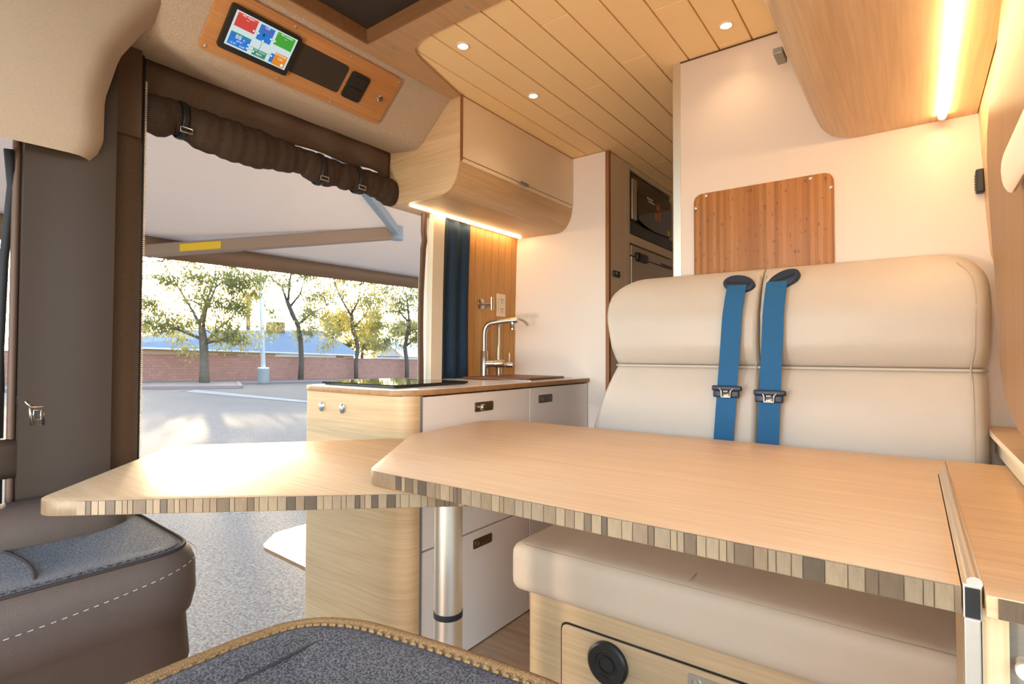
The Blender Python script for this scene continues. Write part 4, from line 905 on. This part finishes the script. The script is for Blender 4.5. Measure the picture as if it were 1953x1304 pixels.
bm = NB(); lathe(bm, [(.18, 0), (.18, .02), (.10, .03), (.10, .30)], (-1.36, .15, .0), seg=24); obj('pedestal', bm, 'black', ps, smooth=40)

dpoly = [(-.30, -.20), (-.30, .52)]+bez((-.30, .52), (-.30, .60), (-.37, .598), 6)[1:]+[(-.474, .588), (-.593, .572), (-.691, .555), (-.756, .522), (-.79, .473), (-.80, .405), (-.803, .335), (-.80, -.20)]
def zm2(x, y): return 0
ds, P2, dtop = seat('grey fabric driver seat cushion with welted edge tinted sunlit-gold at the bottom of the photo', 'driver_seat', dpoly, .62, .40, zm2, -.55, .2)
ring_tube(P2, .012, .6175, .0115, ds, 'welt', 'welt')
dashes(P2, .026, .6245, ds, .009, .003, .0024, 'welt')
bm = NB(); tube(bm, [(-.705-.004*math.sin(k*.3), .535-.06*k, .6205-.008*min(1, k/3)) for k in range(9)], .0018, 6); obj('seam', bm, 'darkthread', dtop, smooth=True)
bm = NB(); box(bm, -.76, -.34, -.2, .50, .30, .41, .02); obj('base', bm, 'black', ds)
bm = NB(); lathe(bm, [(.18, 0), (.18, .02), (.10, .03), (.10, .30)], (-.55, .10, .0), seg=24); obj('pedestal', bm, 'black', ds, smooth=40)

# ------------------------------------------------------------------ outside: ground, awning
def gz(y): return -.75-.023*y
bm = NB(); sheet(bm, lambda u, v: (-160+250*u, -120+320*v, gz(-120+320*v)), 1, 1); grd = obj('ground', bm, 'asphalt', kind='structure')
bm = NB(); t_ = [(-31.5, 13.0), (-21.0, 13.3), (-19.8, 13.9), (-33.2, 14.3)]
bmv = [bm.verts.new((x, y, gz(y)+.012)) for x, y in t_]; bm.faces.new(bmv); obj('gutter', bm, 'concrete', grd)
isl = [(-36.5, -10), (-35.5, 12.2), (-33.8, 17.2), (-40.4, 20.3), (-42.2, 46), (-42.4, 80), (-43.4, 80), (-43.4, -10)]
def slabg(poly, h0, h1):
    bm = bmesh.new(); A = [bm.verts.new((x, y, gz(y)+h0)) for x, y in poly]; B = [bm.verts.new((x, y, gz(y)+h1)) for x, y in poly]; n = len(poly)
    bm.faces.new(B); bm.faces.new(A)
    for i in range(n): bm.faces.new((A[i], A[(i+1) % n], B[(i+1) % n], B[i]))
    return bm
obj('gravel_bed', slabg(isl, -.02, .14), 'gravel', grd)
bm = NB()
for a, b in zip(isl[:6], isl[1:6]):
    a, b = V(a), V(b); d = (b-a).normalized(); n = V((d.y, -d.x))*-.12
    merge(bm, slabg([tuple(a-n), tuple(b-n), tuple(b+n), tuple(a+n)], -.02, .17))
obj('curb', bm, 'curb', grd)
aw = thing('awning', 'white awning with brown lead rail extended outside the sliding door', 'awning', (-3.0, 2.0, 1.9))
def za(x): return 2.15+.3/2.45*(x+1.85)
bm = NB(); sheet(bm, lambda u, v: (-1.86-2.44*u, -1.2+5.9*v, za(-1.86-2.44*u)-.03*math.sin(math.pi*u)), 12, 8, .004); obj('canopy', bm, 'awning', aw, smooth=True)
bm = NB(); sheet(bm, lambda u, v: (-4.30+.05*math.cos(math.pi*(u-.5)*.8)-.02, -1.25+6.0*v, za(-4.3)-.125+.13*u+.012*(-1.25+6*v-1.4)), 6, 1, .03); obj('lead_rail', bm, 'awnrail', aw, smooth=40)
el = V((-3.047, 2.689, 1.925))
def bar(a, b, w_, h_):
    a, b = V(a), V(b); d = (b-a); f = frame(a, d, V((0, 0, 1)).cross(d)); bm = NB(); box(bm, 0, d.length, -w_/2, w_/2, -h_/2, h_/2, .006, 1, f); return bm
a1 = obj('forearm', bar((-4.28, 1.50, 1.745), el, .07, .085), 'awnarm', aw)
a2 = obj('upper_arm', bar(el+V((.0, -.0, .01)), (-1.95, 1.17, 2.06), .05, .06), 'bluearm', aw)
bm = NB(); lathe(bm, [(.045, -.05), (.045, .05)], el, (0, 0, 1), 18); obj('elbow', bm, 'bluearm', aw, smooth=40)
d = (el-V((-4.28, 1.5, 1.745))).normalized(); s0 = V((-4.28, 1.5, 1.745))+d*.24
nside = V((0, 0, 1)).cross(d).normalized()
f = frame(s0-nside*.036+V((0, 0, 0)), d, V((0, 0, 1))); bm = NB(); box(bm, 0, .27, -.026, .026, .0005, .002, 0, 1, f); lb = obj('warning_label', bm, 'yellow', a1)
bm = NB(); box(bm, -1.93, -1.83, -1.3, 4.8, 2.11, 2.22, .02); obj('cassette', bm, 'awnarm', aw)

# ------------------------------------------------------------------ outside: wall, house, trees, lamp post
bm = NB()
for x0, x1, h0, h1 in ((-43.7, -43.5, -.1, 2.02), (-43.75, -43.45, 2.02, 2.10)):
    merge(bm, slabg([(x0, -10), (x1, -10), (x1, 80), (x0, 80)], h0, h1))
tag(obj('boundary_wall', bm, 'blocks'), 'long red-brown block wall behind the trees across the parking lot', 'wall')
hs_ = thing('house', 'long low house with grey-blue hip roof behind the block wall', 'house', (-55, 28, gz(28)))
def quad(bm, *p): bm.faces.new([bm.verts.new(q) for q in p])
e0, e1, e2, e3 = V((-52, 15.2, 1.62)), V((-52, 40.5, .88)), V((-66, 40.5, .9)), V((-66, 15.2, 1.6))
r0, r1 = V((-58, 23.0, 3.30)), V((-58, 39.2, 3.85))
bm = NB(); quad(bm, e0, e1, r1, r0); bm.faces.new([bm.verts.new(q) for q in (e1, e2, r1)]); quad(bm, e2, e3, r0, r1); bm.faces.new([bm.verts.new(q) for q in (e3, e0, r0)]); bmesh.ops.remove_doubles(bm, verts=bm.verts, dist=.001); obj('roof', bm, 'roofing', hs_)
bm = NB(); quad(bm, e0, e1, e1-V((0, 0, .15)), e0-V((0, 0, .15))); quad(bm, e1, e2, e2-V((0, 0, .15)), e1-V((0, 0, .15))); obj('fascia', bm, 'fascia', hs_)
bm = NB(); quad(bm, (-52.7, 15.6, -2), (-52.7, 40.1, -2), (-52.7, 40.1, .75), (-52.7, 15.6, 1.5)); quad(bm, (-52.7, 40.1, -2), (-65, 40.1, -2), (-65, 40.1, .75), (-52.7, 40.1, .75)); obj('wall', bm, 'stucco', hs_)
for y0, y1, m_ in ((17.3, 19.2, 'wglass'), (21.0, 22.4, 'wglass'), (24.6, 26.4, 'wglass'), (30.3, 37.6, 'fascia'), (37.7, 38.6, 'wglass')):
    bm = NB(); box(bm, -52.72, -52.66, y0, y1, .2, .95, .0); obj('window' if m_ == 'wglass' else 'garage_door', bm, m_, hs_)
bm = NB(); box(bm, -57.6, -56.4, 32.0, 33.6, 3.2, 4.5, .05); ac = obj('rooftop_cooler', bm, plain('cooler_brown', srgb(132, 104, 78), .8), hs_)
bm = NB(); tube(bm, [(-55, 31.2, 2.2), (-55, 31.2, 2.75)], .12, 8); obj('vent_pipe', bm, 'fascia', hs_)
h2_ = thing('house', 'small pale house with white gable roof far right behind the wall', 'house', (-66, 62, gz(62)))
bm = NB()
for q in ([(-62, 56, .6), (-62, 66, .2), (-66, 66, 2.6), (-66, 56, 3.0)], [(-70, 56, .6), (-66, 56, 3.0), (-66, 66, 2.6), (-70, 66, .2)]): quad(bm, *[V(p) for p in q])
obj('roof', bm, 'fascia', h2_)
bm = NB(); quad(bm, (-62.6, 56, -3), (-62.6, 66, -3), (-62.6, 66, .2), (-62.6, 56, .55)); quad(bm, (-62.6, 56, -3), (-69, 56, -3), (-69, 56, .6), (-62.6, 56, .6)); bm.faces.new([bm.verts.new(q) for q in ((-62.6, 56, .5), (-69, 56, .5), (-66, 56, 2.9))]); obj('wall', bm, plain('pale_stucco', srgb(206, 204, 206), .9), h2_)
lp_ = thing('lamp_post', 'white lamp post on a grey concrete footing between the trees', 'lamp post', (-40.56, 22.38, gz(22.38)))
zb = gz(22.38)
bm = NB(); lathe(bm, [(.44, -.05), (.44, 1.05), (.40, 1.1)], (-40.56, 22.38, zb), seg=24); obj('footing', bm, 'concrete', lp_, smooth=40)
bm = NB(); box(bm, -40.86, -40.26, 22.08, 22.68, zb+1.1, zb+1.2, .02); obj('base_plate', bm, 'polewhite', lp_)
bm = NB(); tube(bm, [(-40.56, 22.38, zb+1.2), (-40.66, 21.98, zb+10.5)], [.17, .09], 12); obj('pole', bm, 'polewhite', lp_, smooth=True)
bm = NB(); box(bm, -40.86, -40.3, 21.9, 23.1, zb+10.45, zb+10.65, .03); obj('lamp_head', bm, 'polewhite', lp_)

def leafcloud(bm, q, centres, n, ln, wd, droop=1.3):
    for c, r in centres:
        for k in range(n):
            d = V((q.gauss(0, 1), q.gauss(0, 1), q.gauss(0, .75))).normalized()*r*1.15*q.random()**.6
            p = V(c)+d
            a = V((q.uniform(-1, 1), q.uniform(-1, 1), -droop*q.uniform(.2, 1.3))).normalized()*ln*q.uniform(.5, 1.3)
            s = a.cross(V((q.uniform(-1, 1), q.uniform(-1, 1), q.uniform(-1, 1)))).normalized()*wd*q.uniform(.6, 1.3)
            bm.faces.new([bm.verts.new(p), bm.verts.new(p+a*.5+s), bm.verts.new(p+a), bm.verts.new(p+a*.5-s)])
def tree(name, label, x, y, trunk, branches, leaves, lm, n, seed, bark='bark', ln=.42, wd=.07, twigs=5):
    q = random.Random(seed); z = gz(y)+.1; o = V((x, y, z)); t = thing(name, label, 'tree', o)
    side = V((.594*0+.804, .594, 0))          # roughly sideways as seen from the van
    dp = V((-.594, .804, 0))
    P = lambda s, h, d=0.: o+side*s+dp*d+V((0, 0, h))
    bm = NB(); tube(bm, [P(s, h) for s, h, r in trunk], [r for s, h, r in trunk], 10); obj('trunk', bm, bark, t, smooth=True)
    bm = NB(); tips = []
    for br in branches:
        pts = [P(s, h, d) for s, h, d in br]; m_ = len(pts)
        r0_ = .12
        tube(bm, pts, [r0_*(1-.8*i/(m_-1)) for i in range(m_)], 7)
        for k in range(twigs):
            i = q.randint(1, m_-1); p = pts[i]; e = p+V((q.uniform(-1.3, 1.3), q.uniform(-1.3, 1.3), q.uniform(-.3, 1.3))); mid = (p+e)/2+V((0, 0, q.uniform(-.1, .3)))
            tube(bm, [p, mid, e], [.055, .04, .018], 5); tips.append(e)
    obj('branches', bm, bark, t, smooth=True)
    bm = NB(); cs = [(e, .9) for e in tips]
    for s, h, d, r in leaves:
        for k in range(6): cs.append((P(s+q.gauss(0, .8*r), h+q.gauss(0, .65*r), d+q.gauss(0, r)), r*.75))
    leafcloud(bm, q, cs, n, ln, wd); obj('foliage', bm, lm, t, kind='stuff')
tree('tree', 'thick-trunked backlit tree on the gravel bed nearest the sun', -39.97, 17.54,
     [(.25, -.1, .36), (.22, .9, .30), (.20, 2.0, .28), (.12, 3.0, .27), (0, 3.9, .22)],
     [[(0, 3.8, 0), (-.8, 5.0, .3), (-1.9, 6.6, .5), (-3.2, 8.6, .6)], [(.05, 3.6, 0), (.5, 5.2, -.3), (1.2, 6.6, -.5), (1.6, 8.4, -.5)], [(.1, 2.6, 0), (.8, 3.6, .3), (1.8, 4.6, .5), (2.8, 6.2, .4)], [(-.1, 4.2, 0), (-.2, 5.6, .8), (.2, 7.4, 1.2), (.3, 9.0, 1.2)], [(.2, 3.0, 0), (-1.3, 3.7, -.5), (-2.8, 3.9, -.8)], [(.3, 2.8, 0), (1.6, 3.0, -.6), (2.6, 3.3, -.8)]],
     [(-.3, 7.2, 0, 1.2), (1.2, 7.6, 0, 1.4), (2.4, 7.0, 0, 1.0), (2.6, 5.4, 0, .8), (.3, 8.6, 0, 1.4), (-2.6, 7.8, 0, .9), (1.6, 5.6, 0, .9), (-2.2, 4.1, 0, 1.1), (-3.3, 3.8, 0, 1.0), (2.4, 3.5, 0, .9), (3.4, 7.4, 0, .8), (-3.6, 5.2, 0, .9)], 'leafA', 110, 11, ln=.34, wd=.046)
tree('tree', 'slender dark-trunked tree just right of the lamp post', -42.28, 26.5,
     [(.15, -.1, .24), (.2, 1.5, .21), (.12, 3.2, .20), (-.1, 4.6, .19), (-.6, 5.6, .2), (-1.1, 6.8, .17)],
     [[(-1.1, 6.7, 0), (-1.6, 8.0, .2), (-2.6, 8.8, .3), (-3.4, 9.9, .3)], [(-1.0, 6.8, 0), (-.8, 8.2, -.2), (-.6, 9.6, -.3), (-.8, 11, -.2)], [(-.9, 6.2, 0), (-.1, 7.4, .3), (.3, 9.0, .4)], [(-.1, 4.8, 0), (1.0, 5.8, .2), (2.2, 6.4, .3)]],
     [(-3.2, 8.6, 0, 1.2), (-3.6, 6.6, 0, 1.0), (-2.6, 5.0, 0, .9), (-.6, 10, 0, 1.4), (1.0, 8.8, 0, 1.0), (1.4, 6.6, 0, 1.2), (1.6, 5.0, 0, .9), (-1.9, 10.2, 0, 1.0), (2.0, 4.2, 0, .8)], 'leafB', 80, 12, 'bark2', ln=.36, wd=.046)
tree('tree', 'leafy tree with a kinked trunk in front of the end of the grey-blue roof', -42.8, 32.6,
     [(.2, -.1, .2), (.15, 1.5, .19), (.35, 3.0, .19), (.1, 3.9, .2), (-.2, 4.8, .18), (-.3, 6.2, .15)],
     [[(-.3, 6.0, 0), (-1.2, 7.4, .2), (-2.0, 9.0, .3), (-2.4, 10.8, .3)], [(-.3, 6.2, 0), (.2, 7.4, .3), (.4, 9, .3)], [(-.2, 4.8, 0), (.9, 6.0, .2), (1.4, 7.2, .2)]],
     [(-.6, 6.4, 0, 1.6), (-1.6, 5.4, 0, 1.3), (.4, 5.6, 0, 1.3), (-2.6, 8.6, 0, 1.4), (-1.4, 9.8, 0, 1.2), (.8, 8.0, 0, 1.3), (-2.6, 4.2, 0, 1.1), (.9, 4.6, 0, 1.1), (-3.2, 6.6, 0, 1.0)], 'leafC', 110, 13, 'bark2', ln=.36, wd=.05)
tree('tree', 'drooping feathery tree beside the cream door jamb, rightmost of the four trunks', -42.8, 38.9,
     [(.3, -.1, .22), (.3, 1.6, .21), (.05, 3.2, .2), (.3, 4.6, .19), (.55, 6.0, .17)],
     [[(.5, 5.8, 0), (-.6, 7.0, .2), (-2.0, 7.0, .3), (-3.4, 6.2, .3)], [(.5, 6.0, 0), (.2, 8.2, .3), (-.4, 10.2, .3)], [(.3, 4.9, 0), (1.6, 5.2, .2), (2.6, 4.6, .2)], [(.1, 3.3, 0), (.9, 4.0, .2), (1.6, 4.2, .2)]],
     [(-1.2, 7.6, 0, 1.4), (-2.6, 6.6, 0, 1.2), (-3.2, 5.0, 0, 1.1), (-.2, 8.8, 0, 1.5), (1.2, 8.0, 0, 1.5), (2.0, 6.4, 0, 1.3), (-1.4, 5.4, 0, 1.1), (2.2, 4.6, 0, 1.0), (-2.2, 9.4, 0, 1.2), (.8, 10.2, 0, 1.2), (-2.6, 3.9, 0, .9)], 'leafB', 120, 14, 'bark2', ln=.36, wd=.05)
def bush(label, x, y, h, r, lm, seed, n=420):
    q = random.Random(seed); z = gz(y); t = thing('background_tree', label, 'tree', (x, y, z))
    bm = NB(); tube(bm, [(x, y, z), (x+.2, y, z+h*.5), (x-.1, y+.3, z+h*.8)], [.3, .2, .08], 8); obj('trunk', bm, 'bark', t, smooth=True)
    bm = NB(); leafcloud(bm, q, [((x+q.uniform(-1, 1)*r*.5, y+q.uniform(-1, 1)*r*1.4, z+h*q.uniform(.55, 1.)), r*q.uniform(.4, .7)) for _ in range(10)], n, .6, .16, .5); obj('foliage', bm, lm, t, kind='stuff')
bush('yellow-green tree crown behind the right end of the grey-blue roof', -64, 50, 7.5, 3.0, 'leafC', 21)
bush('pale green tree crown behind the white gable house', -76, 72, 9.0, 3.5, 'leafB', 22)
bush('hazy tree crown behind the left end of the long house roof', -72, 29, 6.0, 2.6, 'leafC', 23, 90)
pm = thing('palm_tree', 'distant thin palm trunk rising behind the house roof beside the lamp post', 'palm tree', (-70, 36.6, gz(36.6)))
zb = gz(36.6)
bm = NB(); tube(bm, [(-70, 36.6, zb), (-70, 36.5, zb+6), (-70, 36.4, zb+10.5)], [.32, .26, .24], 10); obj('trunk', bm, 'bark', pm, smooth=True)
q = random.Random(5); bm = NB()
for k in range(26):
    a = 2*math.pi*k/26+q.uniform(-.1, .1); e = q.uniform(-.5, .9); p0 = V((-70, 36.4, zb+10.5)); dr_ = V((math.cos(a), math.sin(a), 0))
    pts = [p0+dr_*s*2.2+V((0, 0, e*s*1.6-1.6*s*s)) for s in (0, .33, .66, 1)]
    tube(bm, pts, [.05, .12, .1, .02], 4, flat=.2)
obj('fronds', bm, 'leafA', pm, kind='stuff')
